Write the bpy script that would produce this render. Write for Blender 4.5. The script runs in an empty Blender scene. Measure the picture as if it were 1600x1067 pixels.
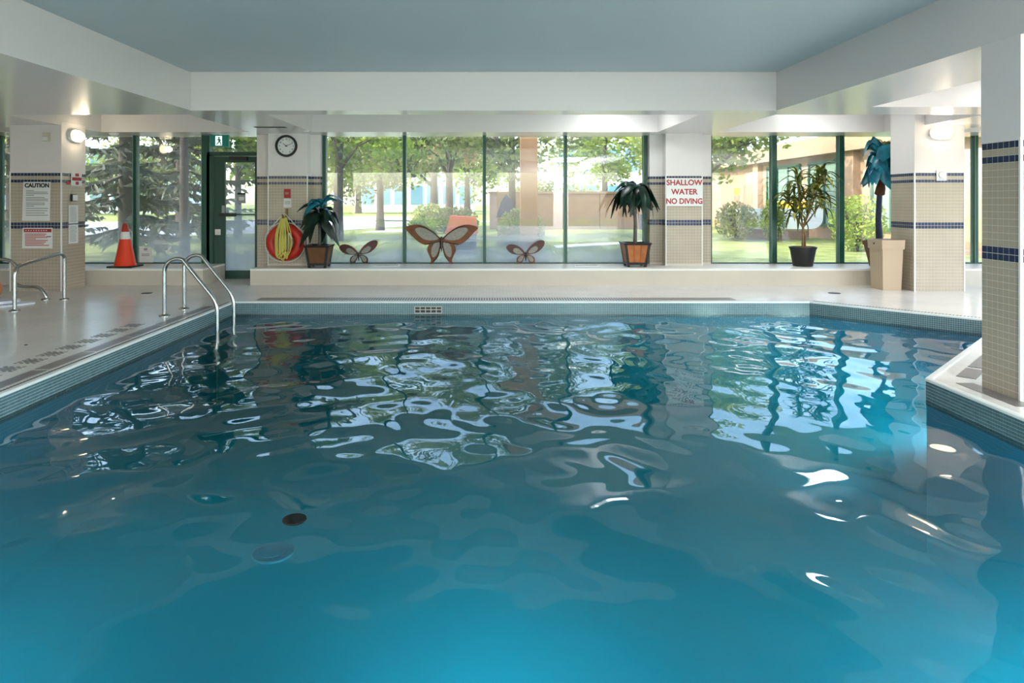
import bpy, math, random
from mathutils import Vector, Matrix
random.seed(7)
PI = math.pi
C = bpy.context.scene.collection
scn = bpy.context.scene

# ------------------------------------------------------------------ camera, world, sun, exposure
FPX = 1066.7
cam_d = bpy.data.cameras.new('camera')
cam_d.sensor_width = 36.0
cam_d.lens = FPX / 1600 * 36.0
cam_d.shift_x = 35 / 1600
cam_d.shift_y = -220.5 / 1600
cam_d.clip_start = 0.05
cam_d.clip_end = 500
cam = bpy.data.objects.new('camera', cam_d)
CZ = 1.36
cam.location = (0, 0, CZ)
cam.rotation_euler = (PI / 2, 0, 0)
C.objects.link(cam)
scn.camera = cam

SUN_DIR = Vector((-0.80, -0.16, 0.72))          # from the scene towards the sun
SUN_ELEV = math.asin(SUN_DIR.normalized().z)
world = bpy.data.worlds.new('world')
scn.world = world
world.use_nodes = True
wn = world.node_tree.nodes
wl = world.node_tree.links
bg = wn['Background']
sky = wn.new('ShaderNodeTexSky')
sky.sky_type = 'NISHITA'
sky.sun_disc = False
sky.sun_elevation = SUN_ELEV
sky.sun_rotation = math.atan2(SUN_DIR.x, SUN_DIR.y)
sky.air_density = 1.0
sky.dust_density = 2.0
wl.new(sky.outputs[0], bg.inputs[0])
bg.inputs[1].default_value = 0.58

sun_d = bpy.data.lights.new('sun', 'SUN')
sun_d.energy = 3.7
sun_d.angle = 0.01
sun_d.color = (1.0, 0.96, 0.9)
sun = bpy.data.objects.new('sun', sun_d)
sun.rotation_euler = SUN_DIR.to_track_quat('Z', 'Y').to_euler()
C.objects.link(sun)

# ceiling lamps: fill added behind and beside the camera, coffer ones inferred from glints
CEIL_LAMPS = [(2.9, -2.9, 2.955), (2.9, -1.2, 2.955), (7.6, 3.4, 2.955), (7.6, 6.6, 2.955),
              (1.9, 10.5, 2.975), (5.2, 10.5, 2.975)]
CEIL_W = [180.0, 180.0, 55.0, 40.0, 9.0, 6.0]
POOL_FILL_W = [12.0, 12.0, 12.0, 11.0, 6.0, 8.0]  # underwater fill, added to lift the water's brightness
WALL_LAMP_W = 1.6

scn.view_settings.view_transform = 'Standard'
scn.view_settings.look = 'None'
scn.view_settings.exposure = 1.3
scn.view_settings.gamma = 1.0
scn.view_settings.use_curve_mapping = False
scn.cycles.use_denoising = True
scn.cycles.max_bounces = 10
scn.cycles.diffuse_bounces = 5
scn.cycles.glossy_bounces = 5
scn.cycles.transparent_max_bounces = 16
scn.cycles.sample_clamp_indirect = 6.0

# ------------------------------------------------------------------ helpers
def lin(c):
    c = c / 255.0
    return c / 12.92 if c <= 0.04045 else ((c + 0.055) / 1.055) ** 2.4

def rgb(r, g, b):
    return (lin(r), lin(g), lin(b), 1.0)

def mat(name, col, rough=0.5, metal=0.0, spec=0.5, var=0.0, vscale=6.0, bump=0.0, bscale=40.0, emit=None, trans=0.0):
    m = bpy.data.materials.new(name)
    m.use_nodes = True
    nt = m.node_tree
    n, l = nt.nodes, nt.links
    p = n['Principled BSDF']
    p.inputs['Base Color'].default_value = col
    p.inputs['Roughness'].default_value = rough
    p.inputs['Metallic'].default_value = metal
    p.inputs['Specular IOR Level'].default_value = spec
    tc = n.new('ShaderNodeTexCoord')
    if var > 0:
        no = n.new('ShaderNodeTexNoise')
        no.inputs['Scale'].default_value = vscale
        no.inputs['Detail'].default_value = 4
        l.new(tc.outputs['Object'], no.inputs['Vector'])
        ra = n.new('ShaderNodeValToRGB')
        ra.color_ramp.elements[0].position = 0.3
        ra.color_ramp.elements[1].position = 0.7
        ra.color_ramp.elements[0].color = tuple(c * (1 - var) for c in col[:3]) + (1,)
        ra.color_ramp.elements[1].color = tuple(min(1, c * (1 + var)) for c in col[:3]) + (1,)
        l.new(no.outputs['Fac'], ra.inputs['Fac'])
        l.new(ra.outputs['Color'], p.inputs['Base Color'])
    if bump > 0:
        nb = n.new('ShaderNodeTexNoise')
        nb.inputs['Scale'].default_value = bscale
        nb.inputs['Detail'].default_value = 3
        l.new(tc.outputs['Object'], nb.inputs['Vector'])
        bu = n.new('ShaderNodeBump')
        bu.inputs['Strength'].default_value = bump
        bu.inputs['Distance'].default_value = 0.01
        l.new(nb.outputs['Fac'], bu.inputs['Height'])
        l.new(bu.outputs['Normal'], p.inputs['Normal'])
    if emit:
        p.inputs['Emission Color'].default_value = emit[0]
        p.inputs['Emission Strength'].default_value = emit[1]
    return m

def leaf_mat(name, c1, c2, scale=1.5, rough=0.5, trans=0.35, spec=0.3):
    m = bpy.data.materials.new(name)
    m.use_nodes = True
    n, l = m.node_tree.nodes, m.node_tree.links
    p = n['Principled BSDF']
    p.inputs['Roughness'].default_value = rough
    p.inputs['Specular IOR Level'].default_value = spec
    g = n.new('ShaderNodeNewGeometry')
    no = n.new('ShaderNodeTexNoise')
    no.inputs['Scale'].default_value = scale
    l.new(g.outputs['Position'], no.inputs['Vector'])
    ra = n.new('ShaderNodeValToRGB')
    ra.color_ramp.elements[0].position = 0.35
    ra.color_ramp.elements[1].position = 0.65
    ra.color_ramp.elements[0].color = c1
    ra.color_ramp.elements[1].color = c2
    l.new(no.outputs['Fac'], ra.inputs['Fac'])
    l.new(ra.outputs['Color'], p.inputs['Base Color'])
    if trans > 0:
        t = n.new('ShaderNodeBsdfTranslucent')
        l.new(ra.outputs['Color'], t.inputs['Color'])
        mx = n.new('ShaderNodeMixShader')
        mx.inputs[0].default_value = trans
        l.new(p.outputs[0], mx.inputs[1])
        l.new(t.outputs[0], mx.inputs[2])
        l.new(mx.outputs[0], n['Material Output'].inputs['Surface'])
    return m

class MB:
    """collects geometry, then links it as ONE mesh object"""
    def __init__(s):
        s.v, s.f, s.m = [], [], []
    def face(s, pts, mi=0):
        b = len(s.v)
        s.v += [tuple(p) for p in pts]
        s.f.append(tuple(range(b, b + len(pts))))
        s.m.append(mi)
    def box(s, x0, y0, z0, x1, y1, z1, mi=0):
        b = len(s.v)
        s.v += [(x0, y0, z0), (x1, y0, z0), (x1, y1, z0), (x0, y1, z0), (x0, y0, z1), (x1, y0, z1), (x1, y1, z1), (x0, y1, z1)]
        for q in ((0, 3, 2, 1), (4, 5, 6, 7), (0, 1, 5, 4), (1, 2, 6, 5), (2, 3, 7, 6), (3, 0, 4, 7)):
            s.f.append(tuple(b + i for i in q)); s.m.append(mi)
    def obox(s, o, u, v, w, mi=0):
        """box from corner o and three edge vectors"""
        o, u, v, w = Vector(o), Vector(u), Vector(v), Vector(w)
        b = len(s.v)
        s.v += [tuple(p) for p in (o, o + u, o + u + v, o + v, o + w, o + u + w, o + u + v + w, o + v + w)]
        for q in ((0, 3, 2, 1), (4, 5, 6, 7), (0, 1, 5, 4), (1, 2, 6, 5), (2, 3, 7, 6), (3, 0, 4, 7)):
            s.f.append(tuple(b + i for i in q)); s.m.append(mi)
    def prism(s, pts, w, mi=0):
        """polygon pts (3-D, planar) extruded by vector w"""
        w = Vector(w); n = len(pts); b = len(s.v)
        s.v += [tuple(Vector(p)) for p in pts] + [tuple(Vector(p) + w) for p in pts]
        s.f.append(tuple(b + i for i in reversed(range(n)))); s.m.append(mi)
        s.f.append(tuple(b + n + i for i in range(n))); s.m.append(mi)
        for i in range(n):
            j = (i + 1) % n
            s.f.append((b + i, b + j, b + n + j, b + n + i)); s.m.append(mi)
    def tube(s, path, r, seg=10, mi=0, cap=True, closed=False):
        path = [Vector(p) for p in path]; n = len(path)
        rs = r if isinstance(r, (list, tuple)) else [r] * n
        up = None; b = len(s.v)
        for i, p in enumerate(path):
            if closed:
                t = (path[(i + 1) % n] - path[i - 1]).normalized()
            else:
                t = (path[min(i + 1, n - 1)] - path[max(i - 1, 0)]).normalized()
            if up is None:
                up = t.orthogonal().normalized()
            else:
                up = (up - t * up.dot(t))
                up = up.normalized() if up.length > 1e-6 else t.orthogonal().normalized()
            sd = t.cross(up)
            for k in range(seg):
                a = 2 * PI * k / seg
                s.v.append(tuple(p + (up * math.cos(a) + sd * math.sin(a)) * rs[i]))
        for i in range(n if closed else n - 1):
            i2 = (i + 1) % n
            for k in range(seg):
                k2 = (k + 1) % seg
                s.f.append((b + i * seg + k, b + i * seg + k2, b + i2 * seg + k2, b + i2 * seg + k)); s.m.append(mi)
        if cap and not closed:
            s.f.append(tuple(b + k for k in reversed(range(seg)))); s.m.append(mi)
            s.f.append(tuple(b + (n - 1) * seg + k for k in range(seg))); s.m.append(mi)
    def lathe(s, prof, c=(0, 0, 0), seg=24, mi=0, axis='z'):
        """prof = [(r, h)...] about an axis through c"""
        b = len(s.v); n = len(prof)
        for r, h in prof:
            for k in range(seg):
                a = 2 * PI * k / seg
                x, y = r * math.cos(a), r * math.sin(a)
                if axis == 'z': p = (c[0] + x, c[1] + y, c[2] + h)
                elif axis == 'y': p = (c[0] + x, c[1] + h, c[2] - y)
                else: p = (c[0] + h, c[1] + x, c[2] + y)
                s.v.append(p)
        for i in range(n - 1):
            for k in range(seg):
                k2 = (k + 1) % seg
                s.f.append((b + i * seg + k, b + i * seg + k2, b + (i + 1) * seg + k2, b + (i + 1) * seg + k)); s.m.append(mi)
        if prof[0][0] > 1e-5:
            s.f.append(tuple(b + k for k in reversed(range(seg)))); s.m.append(mi)
        if prof[-1][0] > 1e-5:
            s.f.append(tuple(b + (n - 1) * seg + k for k in range(seg))); s.m.append(mi)
    def mesh(s, name, mats, smooth=False):
        me = bpy.data.meshes.new(name)
        me.from_pydata(s.v, [], s.f)
        for m in (mats if isinstance(mats, (list, tuple)) else [mats]):
            me.materials.append(m)
        if len(me.polygons):
            me.polygons.foreach_set('material_index', s.m)
        if smooth:
            me.polygons.foreach_set('use_smooth', [True] * len(me.polygons))
            try:
                me.set_sharp_from_angle(angle=math.radians(40))
            except Exception:
                pass
        me.update()
        return me
    def build(s, name, mats, parent=None, smooth=False, loc=None):
        o = bpy.data.objects.new(name, s.mesh(name, mats, smooth))
        C.objects.link(o)
        if parent is not None: o.parent = parent
        if loc is not None: o.location = loc
        return o

def tag(o, label=None, cat=None, group=None, kind=None):
    if label: o['label'] = label
    if cat: o['category'] = cat
    if group: o['group'] = group
    if kind: o['kind'] = kind
    return o

def empty(name, label, cat, loc=(0, 0, 0), rz=0.0, group=None, kind=None, parent=None):
    o = bpy.data.objects.new(name, None)
    o.empty_display_size = 0.1
    C.objects.link(o)
    o.location = loc; o.rotation_euler = (0, 0, rz)
    if parent is not None: o.parent = parent
    return tag(o, label, cat, group, kind)

def child(name, me, parent, loc=(0, 0, 0), rot=(0, 0, 0), scale=None):
    o = bpy.data.objects.new(name, me)
    C.objects.link(o)
    o.parent = parent
    o.location = loc; o.rotation_euler = rot
    if scale is not None: o.scale = scale
    return o

def copy_tree(o, parent=None):
    c = o.copy(); C.objects.link(c)
    if parent is not None: c.parent = parent
    for ch in list(o.children): copy_tree(ch, c)
    return c

def struct(o, label=None, cat=None):
    return tag(o, label, cat, kind='structure')

def text(name, s, size, m, parent, loc, rot=(PI / 2, 0, 0), ext=0.001, bold=0.0, sx=1.0):
    cu = bpy.data.curves.new(name, 'FONT')
    cu.body = s; cu.size = size; cu.extrude = ext; cu.offset = bold
    cu.align_x = 'CENTER'; cu.align_y = 'CENTER'
    cu.materials.append(m)
    o = bpy.data.objects.new(name, cu)
    C.objects.link(o)
    o.parent = parent; o.location = loc; o.rotation_euler = rot
    o.scale = (sx, 1, 1)
    return o

def round_path(pts, r, n=6):
    """polyline with its inner corners rounded"""
    pts = [Vector(p) for p in pts]
    out = [pts[0]]
    for i in range(1, len(pts) - 1):
        a, b, c = pts[i - 1], pts[i], pts[i + 1]
        rr = r[i - 1] if isinstance(r, (list, tuple)) else r
        d1 = (a - b); d2 = (c - b)
        k = min(rr, d1.length * 0.49, d2.length * 0.49)
        p1 = b + d1.normalized() * k; p2 = b + d2.normalized() * k
        for j in range(n + 1):
            t = j / n
            out.append(p1 * (1 - t) ** 2 + b * 2 * t * (1 - t) + p2 * t * t)
    out.append(pts[-1])
    return out

def smooth_curve(pts, n=6, closed=True):
    """Catmull-Rom through 2-D/3-D points"""
    P = [Vector(p) for p in pts]; N = len(P); out = []
    for i in range(N if closed else N - 1):
        if closed: a, b, c, d = P[i - 1], P[i], P[(i + 1) % N], P[(i + 2) % N]
        else: a, b, c, d = P[max(i - 1, 0)], P[i], P[i + 1], P[min(i + 2, N - 1)]
        for j in range(n):
            t = j / n
            out.append(0.5 * ((2 * b) + (c - a) * t + (2 * a - 5 * b + 4 * c - d) * t * t + (3 * b - a - 3 * c + d) * t ** 3))
    if not closed: out.append(P[-1])
    return out

# ------------------------------------------------------------------ materials
M = {}
M['ceiling'] = mat('ceiling_paint', rgb(184, 196, 198), 0.45, spec=0.3, bump=0.15, bscale=60)  # grey teal tint puts the water's bounce light into the paint
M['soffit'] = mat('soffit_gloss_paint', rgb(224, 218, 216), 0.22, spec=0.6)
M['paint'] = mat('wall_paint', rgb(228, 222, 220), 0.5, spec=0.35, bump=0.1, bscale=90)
M['trim'] = mat('white_trim', rgb(232, 232, 228), 0.35)
M['grout'] = mat('tile_grout', rgb(205, 200, 185), 0.8)
M['beige'] = mat('beige_tile', rgb(176, 162, 143), 0.28, var=0.07, vscale=3.0)
M['navy'] = mat('navy_tile', rgb(30, 44, 84), 0.2, var=0.2, vscale=9.0)
M['pool_grout'] = mat('pool_grout', rgb(190, 200, 200), 0.7)
M['pool_tile'] = mat('pool_tile', rgb(80, 110, 116), 0.22, var=0.18, vscale=25.0)
M['coping'] = mat('coping_white', rgb(222, 224, 220), 0.3)
M['slot'] = mat('drain_slot', rgb(70, 70, 68), 0.6)
M['green'] = mat('green_aluminium', rgb(16, 74, 60), 0.35, spec=0.5)
M['green_dark'] = mat('dark_green_aluminium', rgb(16, 62, 50), 0.4)
M['bead'] = mat('glazing_bead', rgb(120, 152, 142), 0.4)
M['steel'] = mat('brushed_steel', rgb(176, 176, 172), 0.22, metal=1.0)
M['black'] = mat('black_plastic', rgb(18, 18, 20), 0.4)
M['white'] = mat('white_plastic', rgb(232, 232, 230), 0.4)
M['paper'] = mat('paper_white', rgb(228, 228, 226), 0.6)
M['greyprint'] = mat('grey_print', rgb(150, 152, 156), 0.7)
M['blackprint'] = mat('black_print', rgb(20, 20, 22), 0.6)
M['redprint'] = mat('red_print', rgb(168, 28, 34), 0.5)
M['pinkprint'] = mat('faded_red_print', rgb(190, 120, 118), 0.6)
M['cone'] = mat('cone_orange', rgb(232, 62, 24), 0.35)
M['conetop'] = mat('cone_top', rgb(176, 52, 24), 0.4)
M['ring'] = mat('ring_orange', rgb(196, 40, 20), 0.45, var=0.08)
M['rope'] = mat('yellow_rope', rgb(206, 194, 96), 0.7, bump=0.6, bscale=200)
M['whiterope'] = mat('white_rope', rgb(226, 220, 206), 0.7)
M['wood'] = mat('pot_wood', rgb(168, 96, 42), 0.45, var=0.18, vscale=10)
M['wood_dark'] = mat('pot_wood_dark', rgb(104, 62, 24), 0.45, var=0.18, vscale=10)
M['potframe'] = mat('pot_frame', rgb(30, 22, 20), 0.35)
M['soil'] = mat('soil', rgb(120, 84, 54), 0.9, var=0.3, vscale=40, bump=0.8)
M['bin'] = mat('beige_bin', rgb(186, 164, 138), 0.42)
M['bin_dark'] = mat('brown_pot', rgb(112, 84, 62), 0.5)
M['leaf_dark'] = leaf_mat('leaf_dark', rgb(4, 26, 18), rgb(12, 46, 32), 9, 0.3, 0.08, 0.4)
M['leaf_teal'] = leaf_mat('leaf_teal', rgb(14, 92, 112), rgb(36, 138, 158), 8, 0.35, 0.12, 0.4)
M['leaf_deepteal'] = leaf_mat('leaf_deepteal', rgb(12, 92, 116), rgb(34, 138, 160), 7, 0.28, 0.15, 0.5)
M['leaf_olive'] = leaf_mat('leaf_olive', rgb(46, 54, 20), rgb(120, 124, 50), 12, 0.45, 0.25, 0.3)
M['leaf_yellow'] = leaf_mat('leaf_yellow', rgb(120, 122, 52), rgb(186, 180, 84), 12, 0.45, 0.25, 0.3)
M['stem'] = mat('stem_bark', rgb(128, 100, 64), 0.7, var=0.25, vscale=30, bump=0.5)
M['trunk_grey'] = mat('palm_trunk', rgb(92, 90, 84), 0.7, var=0.3, vscale=20, bump=0.6)
M['trunk_navy'] = mat('navy_trunk', rgb(40, 46, 74), 0.6, var=0.25, vscale=30, bump=0.5)
M['trunk_brown'] = mat('fibre_brown', rgb(96, 54, 30), 0.8, var=0.3, vscale=40, bump=0.8)
M['rust'] = mat('butterfly_rust', rgb(108, 58, 20), 0.5, metal=0.2, var=0.3, vscale=7)
M['rust_dark'] = mat('butterfly_dark', rgb(40, 18, 12), 0.45, var=0.3, vscale=8)
M['maroon'] = mat('butterfly_maroon', rgb(72, 24, 18), 0.45, var=0.3, vscale=8)
M['wingpanel'] = mat('wing_panel', rgb(132, 126, 114), 0.35, var=0.18, vscale=40, bump=0.4, bscale=60)
M['lamp'] = mat('lamp_diffuser', rgb(255, 240, 214), 0.4, emit=((1.0, 0.84, 0.58, 1), 3.2))
M['panel_lamp'] = mat('panel_lamp', rgb(255, 252, 245), 0.4, emit=((0.93, 0.98, 1.0, 1), 1.5))
M['exit'] = mat('exit_green', rgb(0, 74, 64), 0.35, emit=((0.0, 0.16, 0.12, 1), 0.15))
M['exit_white'] = mat('exit_white', rgb(225, 240, 236), 0.4, emit=((0.8, 0.95, 0.9, 1), 0.5))
M['ball'] = mat('tan_ball', rgb(196, 120, 66), 0.4, var=0.06, bump=0.2, bscale=120)
M['towel'] = mat('white_towel', rgb(226, 228, 236), 0.75, bump=0.4, bscale=120)
M['towelprint'] = mat('towel_print', rgb(150, 156, 182), 0.8)
M['inlay'] = mat('grey_inlay', rgb(112, 106, 104), 0.3, var=0.15, vscale=14)
M['pooldrain'] = mat('pool_drain_dark', rgb(2, 3, 14), 0.9, spec=0.0)  # near-black for the painted-in reflection mark in the water
M['fitting'] = mat('pool_fitting', rgb(70, 215, 235), 0.5)
M['fitting_dark'] = mat('fitting_dark', rgb(20, 140, 170), 0.4)

def deck_material():
    m = bpy.data.materials.new('deck_mosaic'); m.use_nodes = True
    n, l = m.node_tree.nodes, m.node_tree.links
    p = n['Principled BSDF']
    g = n.new('ShaderNodeNewGeometry')
    br = n.new('ShaderNodeTexBrick')
    br.offset = 0.0
    br.inputs['Scale'].default_value = 1.0
    br.inputs['Brick Width'].default_value = 0.05
    br.inputs['Row Height'].default_value = 0.05
    br.inputs['Mortar Size'].default_value = 0.002
    br.inputs['Color1'].default_value = rgb(232, 226, 219)
    br.inputs['Color2'].default_value = rgb(227, 221, 213)
    br.inputs['Mortar'].default_value = rgb(217, 211, 203)
    l.new(g.outputs['Position'], br.inputs['Vector'])
    no = n.new('ShaderNodeTexNoise')
    no.inputs['Scale'].default_value = 1.3; no.inputs['Detail'].default_value = 6
    l.new(g.outputs['Position'], no.inputs['Vector'])
    mx = n.new('ShaderNodeMix'); mx.data_type = 'RGBA'; mx.blend_type = 'MULTIPLY'
    mx.inputs['Factor'].default_value = 0.12
    l.new(br.outputs['Color'], mx.inputs[6]); l.new(no.outputs['Fac'], mx.inputs[7])
    l.new(mx.outputs[2], p.inputs['Base Color'])
    mr = n.new('ShaderNodeMapRange')
    mr.inputs[1].default_value = 0.35; mr.inputs[2].default_value = 0.65
    mr.inputs[3].default_value = 0.20; mr.inputs[4].default_value = 0.24
    l.new(no.outputs['Fac'], mr.inputs[0])
    l.new(mr.outputs[0], p.inputs['Roughness'])
    bu = n.new('ShaderNodeBump'); bu.inputs['Strength'].default_value = 0.25; bu.inputs['Distance'].default_value = 0.002
    bu.invert = True
    l.new(br.outputs['Fac'], bu.inputs['Height']); l.new(bu.outputs['Normal'], p.inputs['Normal'])
    return m
M['deck'] = deck_material()
M['ledge_front'] = mat('ledge_front_tile', rgb(200, 190, 174), 0.4, var=0.04, vscale=2.0)  # front darkened against the top, daylight's fall put into the colour
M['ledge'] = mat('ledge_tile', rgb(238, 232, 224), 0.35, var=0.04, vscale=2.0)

def glass_material(name, haze_lo, haze_hi, z_lo, z_hi, refl=1.0, tint=(0.93, 0.96, 0.94, 1)):
    """clear pane with mirror reflection and condensation that thickens towards the sill"""
    m = bpy.data.materials.new(name); m.use_nodes = True
    n, l = m.node_tree.nodes, m.node_tree.links
    n.remove(n['Principled BSDF'])
    tr = n.new('ShaderNodeBsdfTransparent'); tr.inputs[0].default_value = tint
    gl = n.new('ShaderNodeBsdfGlossy'); gl.inputs['Roughness'].default_value = 0.0
    fr = n.new('ShaderNodeFresnel'); fr.inputs['IOR'].default_value = 1.5
    mu = n.new('ShaderNodeMath'); mu.operation = 'MULTIPLY'; mu.inputs[1].default_value = refl
    mu.use_clamp = True
    l.new(fr.outputs[0], mu.inputs[0])
    m1 = n.new('ShaderNodeMixShader')
    l.new(mu.outputs[0], m1.inputs[0]); l.new(tr.outputs[0], m1.inputs[1]); l.new(gl.outputs[0], m1.inputs[2])
    g = n.new('ShaderNodeNewGeometry')
    sp = n.new('ShaderNodeSeparateXYZ'); l.new(g.outputs['Position'], sp.inputs[0])
    mr = n.new('ShaderNodeMapRange'); mr.interpolation_type = 'SMOOTHSTEP'
    mr.inputs[1].default_value = z_lo; mr.inputs[2].default_value = z_hi
    mr.inputs[3].default_value = haze_lo; mr.inputs[4].default_value = haze_hi
    l.new(sp.outputs['Z'], mr.inputs[0])
    no = n.new('ShaderNodeTexNoise'); no.inputs['Scale'].default_value = 1.4; no.inputs['Detail'].default_value = 5
    l.new(g.outputs['Position'], no.inputs['Vector'])
    mn = n.new('ShaderNodeMapRange'); mn.inputs[1].default_value = 0.3; mn.inputs[2].default_value = 0.7
    mn.inputs[3].default_value = 0.6; mn.inputs[4].default_value = 1.25
    l.new(no.outputs['Fac'], mn.inputs[0])
    mm = n.new('ShaderNodeMath'); mm.operation = 'MULTIPLY'; mm.use_clamp = True
    l.new(mr.outputs[0], mm.inputs[0]); l.new(mn.outputs[0], mm.inputs[1])
    di = n.new('ShaderNodeBsdfDiffuse'); di.inputs[0].default_value = (0.50, 0.55, 0.60, 1)
    tl = n.new('ShaderNodeBsdfTranslucent'); tl.inputs[0].default_value = (0.50, 0.55, 0.60, 1)
    mh = n.new('ShaderNodeMixShader'); mh.inputs[0].default_value = 0.5
    l.new(di.outputs[0], mh.inputs[1]); l.new(tl.outputs[0], mh.inputs[2])
    m2 = n.new('ShaderNodeMixShader')
    l.new(mm.outputs[0], m2.inputs[0]); l.new(m1.outputs[0], m2.inputs[1]); l.new(mh.outputs[0], m2.inputs[2])
    l.new(m2.outputs[0], n['Material Output'].inputs['Surface'])
    return m
M['glass'] = glass_material('window_glass', 0.62, 0.04, 0.2, 1.25, 2.2)
M['glass_clear'] = glass_material('window_glass_clear', 0.12, 0.02, 0.2, 0.9, 2.2)
M['glass_fog'] = glass_material('fogged_glass', 0.85, 0.10, 0.15, 1.7, 1.2)

def water_material():
    m = bpy.data.materials.new('pool_water'); m.use_nodes = True
    n, l = m.node_tree.nodes, m.node_tree.links
    n.remove(n['Principled BSDF'])
    tr = n.new('ShaderNodeBsdfTransparent'); tr.inputs[0].default_value = (0.95, 0.98, 0.99, 1)
    gl = n.new('ShaderNodeBsdfGlossy'); gl.inputs['Roughness'].default_value = 0.0
    fr = n.new('ShaderNodeFresnel'); fr.inputs['IOR'].default_value = 1.37
    mx = n.new('ShaderNodeMixShader')
    l.new(fr.outputs[0], mx.inputs[0]); l.new(tr.outputs[0], mx.inputs[1]); l.new(gl.outputs[0], mx.inputs[2])
    l.new(mx.outputs[0], n['Material Output'].inputs['Surface'])
    vs = n.new('ShaderNodeVolumeScatter'); vs.inputs['Color'].default_value = (0.01, 0.56, 0.92, 1); vs.inputs['Density'].default_value = 0.28
    va = n.new('ShaderNodeVolumeAbsorption'); va.inputs['Color'].default_value = (0.0, 0.77, 0.94, 1); va.inputs['Density'].default_value = 0.35
    ad = n.new('ShaderNodeAddShader')
    l.new(vs.outputs[0], ad.inputs[0]); l.new(va.outputs[0], ad.inputs[1])
    l.new(ad.outputs[0], n['Material Output'].inputs['Volume'])
    return m
M['water'] = water_material()
M['basin'] = mat('basin_plaster', rgb(60, 158, 196), 0.6, var=0.08, vscale=0.7, bump=0.1)

# ------------------------------------------------------------------ dimensions (metres; y = distance from the lens)
SOF = 2.485      # soffit height
CEI = 2.96       # main ceiling height
WZ = 11.9        # window plane
LED = 0.262      # window ledge height
HEAD = 2.535     # window head
P = 0.0492       # wall tile pitch
WAT = -0.16      # water level
POOL = [(-3.42, 1.4), (3.33, 1.4), (3.33, 5.20), (5.77, 7.64), (4.28, 9.13), (-3.42, 9.13)]   # counter-clockwise

# ------------------------------------------------------------------ floor
b = MB()
b.face([(-10, -4, 0), (-3.42, -4, 0), (-3.42, 12.2, 0), (-10, 12.2, 0)])
b.face([(-3.42, -4, 0), (10, -4, 0), (10, 1.4, 0), (-3.42, 1.4, 0)])
b.face([(-3.42, 9.13, 0), (4.28, 9.13, 0), (10, 9.13, 0), (10, 12.2, 0), (-3.42, 12.2, 0)])
b.face([(3.33, 1.4, 0), (10, 1.4, 0), (10, 5.20, 0), (3.33, 5.20, 0)])
b.face([(3.33, 5.20, 0), (10, 5.20, 0), (10, 7.64, 0), (5.77, 7.64, 0)])
b.face([(5.77, 7.64, 0), (10, 7.64, 0), (10, 9.13, 0), (4.28, 9.13, 0)])
floor = struct(b.build('floor', M['deck']))

# dark mosaic inlays in the deck: parts of the floor
def inlay_box(bb, p, d, nrm, l0, l1, o0, o1, z=0.003):
    p, d, nrm = Vector((p[0], p[1], 0)), Vector((d[0], d[1], 0)), Vector((nrm[0], nrm[1], 0))
    bb.obox(p + d * l0 + nrm * o0 + Vector((0, 0, -0.004)), d * (l1 - l0), nrm * (o1 - o0), (0, 0, 0.004 + z))
b = MB()
y = 2.2
while y < 8.6:
    b.box(-3.66, y, -0.004, -3.54, y + 0.62, 0.0025); y += 0.66
b.build('border_stripe', M['inlay'], floor)
def flake(parent, x, y):
    bb = MB()
    q = 0.026
    for i in range(-3, 4):
        for j in range(-3, 4):
            if (abs(i) == abs(j)) or (i == 0 or j == 0) and abs(i + j) < 3 or (abs(i), abs(j)) in ((1, 3), (3, 1)):
                bb.box(i * q - .0115, j * q - .0115, -0.004, i * q + .0115, j * q + .0115, 0.0025)
    return bb
flake_me = flake(None, 0, 0).mesh('snowflake_inlay', M['inlay'])
for i in range(16):
    child('snowflake_inlay', flake_me, floor, (-3.88, 3.3 + i * 0.275, 0))
b = MB()
inlay_box(b, (3.33, 5.20), (0.7071, 0.7071), (0.7071, -0.7071), 0.25, 0.62, 0.14, 0.27)
inlay_box(b, (3.33, 5.20), (0.7071, 0.7071), (0.7071, -0.7071), 0.68, 1.3, 0.14, 0.27)
b.build('border_stripe', M['inlay'], floor)
b = MB()
b.box(3.48, 3.2, -0.004, 3.59, 4.45, 0.0025); b.box(3.47, 4.5, -0.004, 3.60, 5.08, 0.0025)
b.build('border_stripe', M['inlay'], floor)

# ------------------------------------------------------------------ pool basin, tile band, coping, grate
def offset_poly(poly, d):
    """offset a CCW polygon outwards by d"""
    n = len(poly); out = []
    for i in range(n):
        p0, p1, p2 = Vector(poly[i - 1]), Vector(poly[i]), Vector(poly[(i + 1) % n])
        d1 = (p1 - p0).normalized(); d2 = (p2 - p1).normalized()
        n1 = Vector((d1.y, -d1.x)); n2 = Vector((d2.y, -d2.x))
        k = (n1 + n2); k = k / max(1e-6, k.dot(n1))
        out.append(p1 + k * d)
    return out
b = MB()
n = len(POOL); DEEP = -1.35
for i in range(n):
    p, q = POOL[i], POOL[(i + 1) % n]
    b.face([(p[0], p[1], DEEP), (q[0], q[1], DEEP), (q[0], q[1], 0.0), (p[0], p[1], 0.0)][::-1])
b.face([(p[0], p[1], DEEP) for p in POOL])
basin = struct(b.build('pool_basin', M['basin']))
tp = 0.0236
bg_, bt_ = MB(), MB()
for i in range(n):
    p, q = Vector((*POOL[i], 0)), Vector((*POOL[(i + 1) % n], 0))
    d = (q - p); L = d.length; d.normalize()
    inn = Vector((-d.y, d.x, 0))
    if i == 0: continue
    bg_.obox(p + Vector((0, 0, -0.20)), d * L, inn * 0.004, (0, 0, 0.195))
    cols = int(L / tp)
    w = L / cols
    for c in range(cols):
        for r in range(8):
            o = p + d * (c * w + 0.0015) + inn * 0.004 + Vector((0, 0, -0.012 - (r + 1) * tp + 0.0015))
            bt_.obox(o, d * (w - 0.003), inn * 0.002, (0, 0, tp - 0.003))
bg_.build('band_grout', M['pool_grout'], basin)
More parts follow.
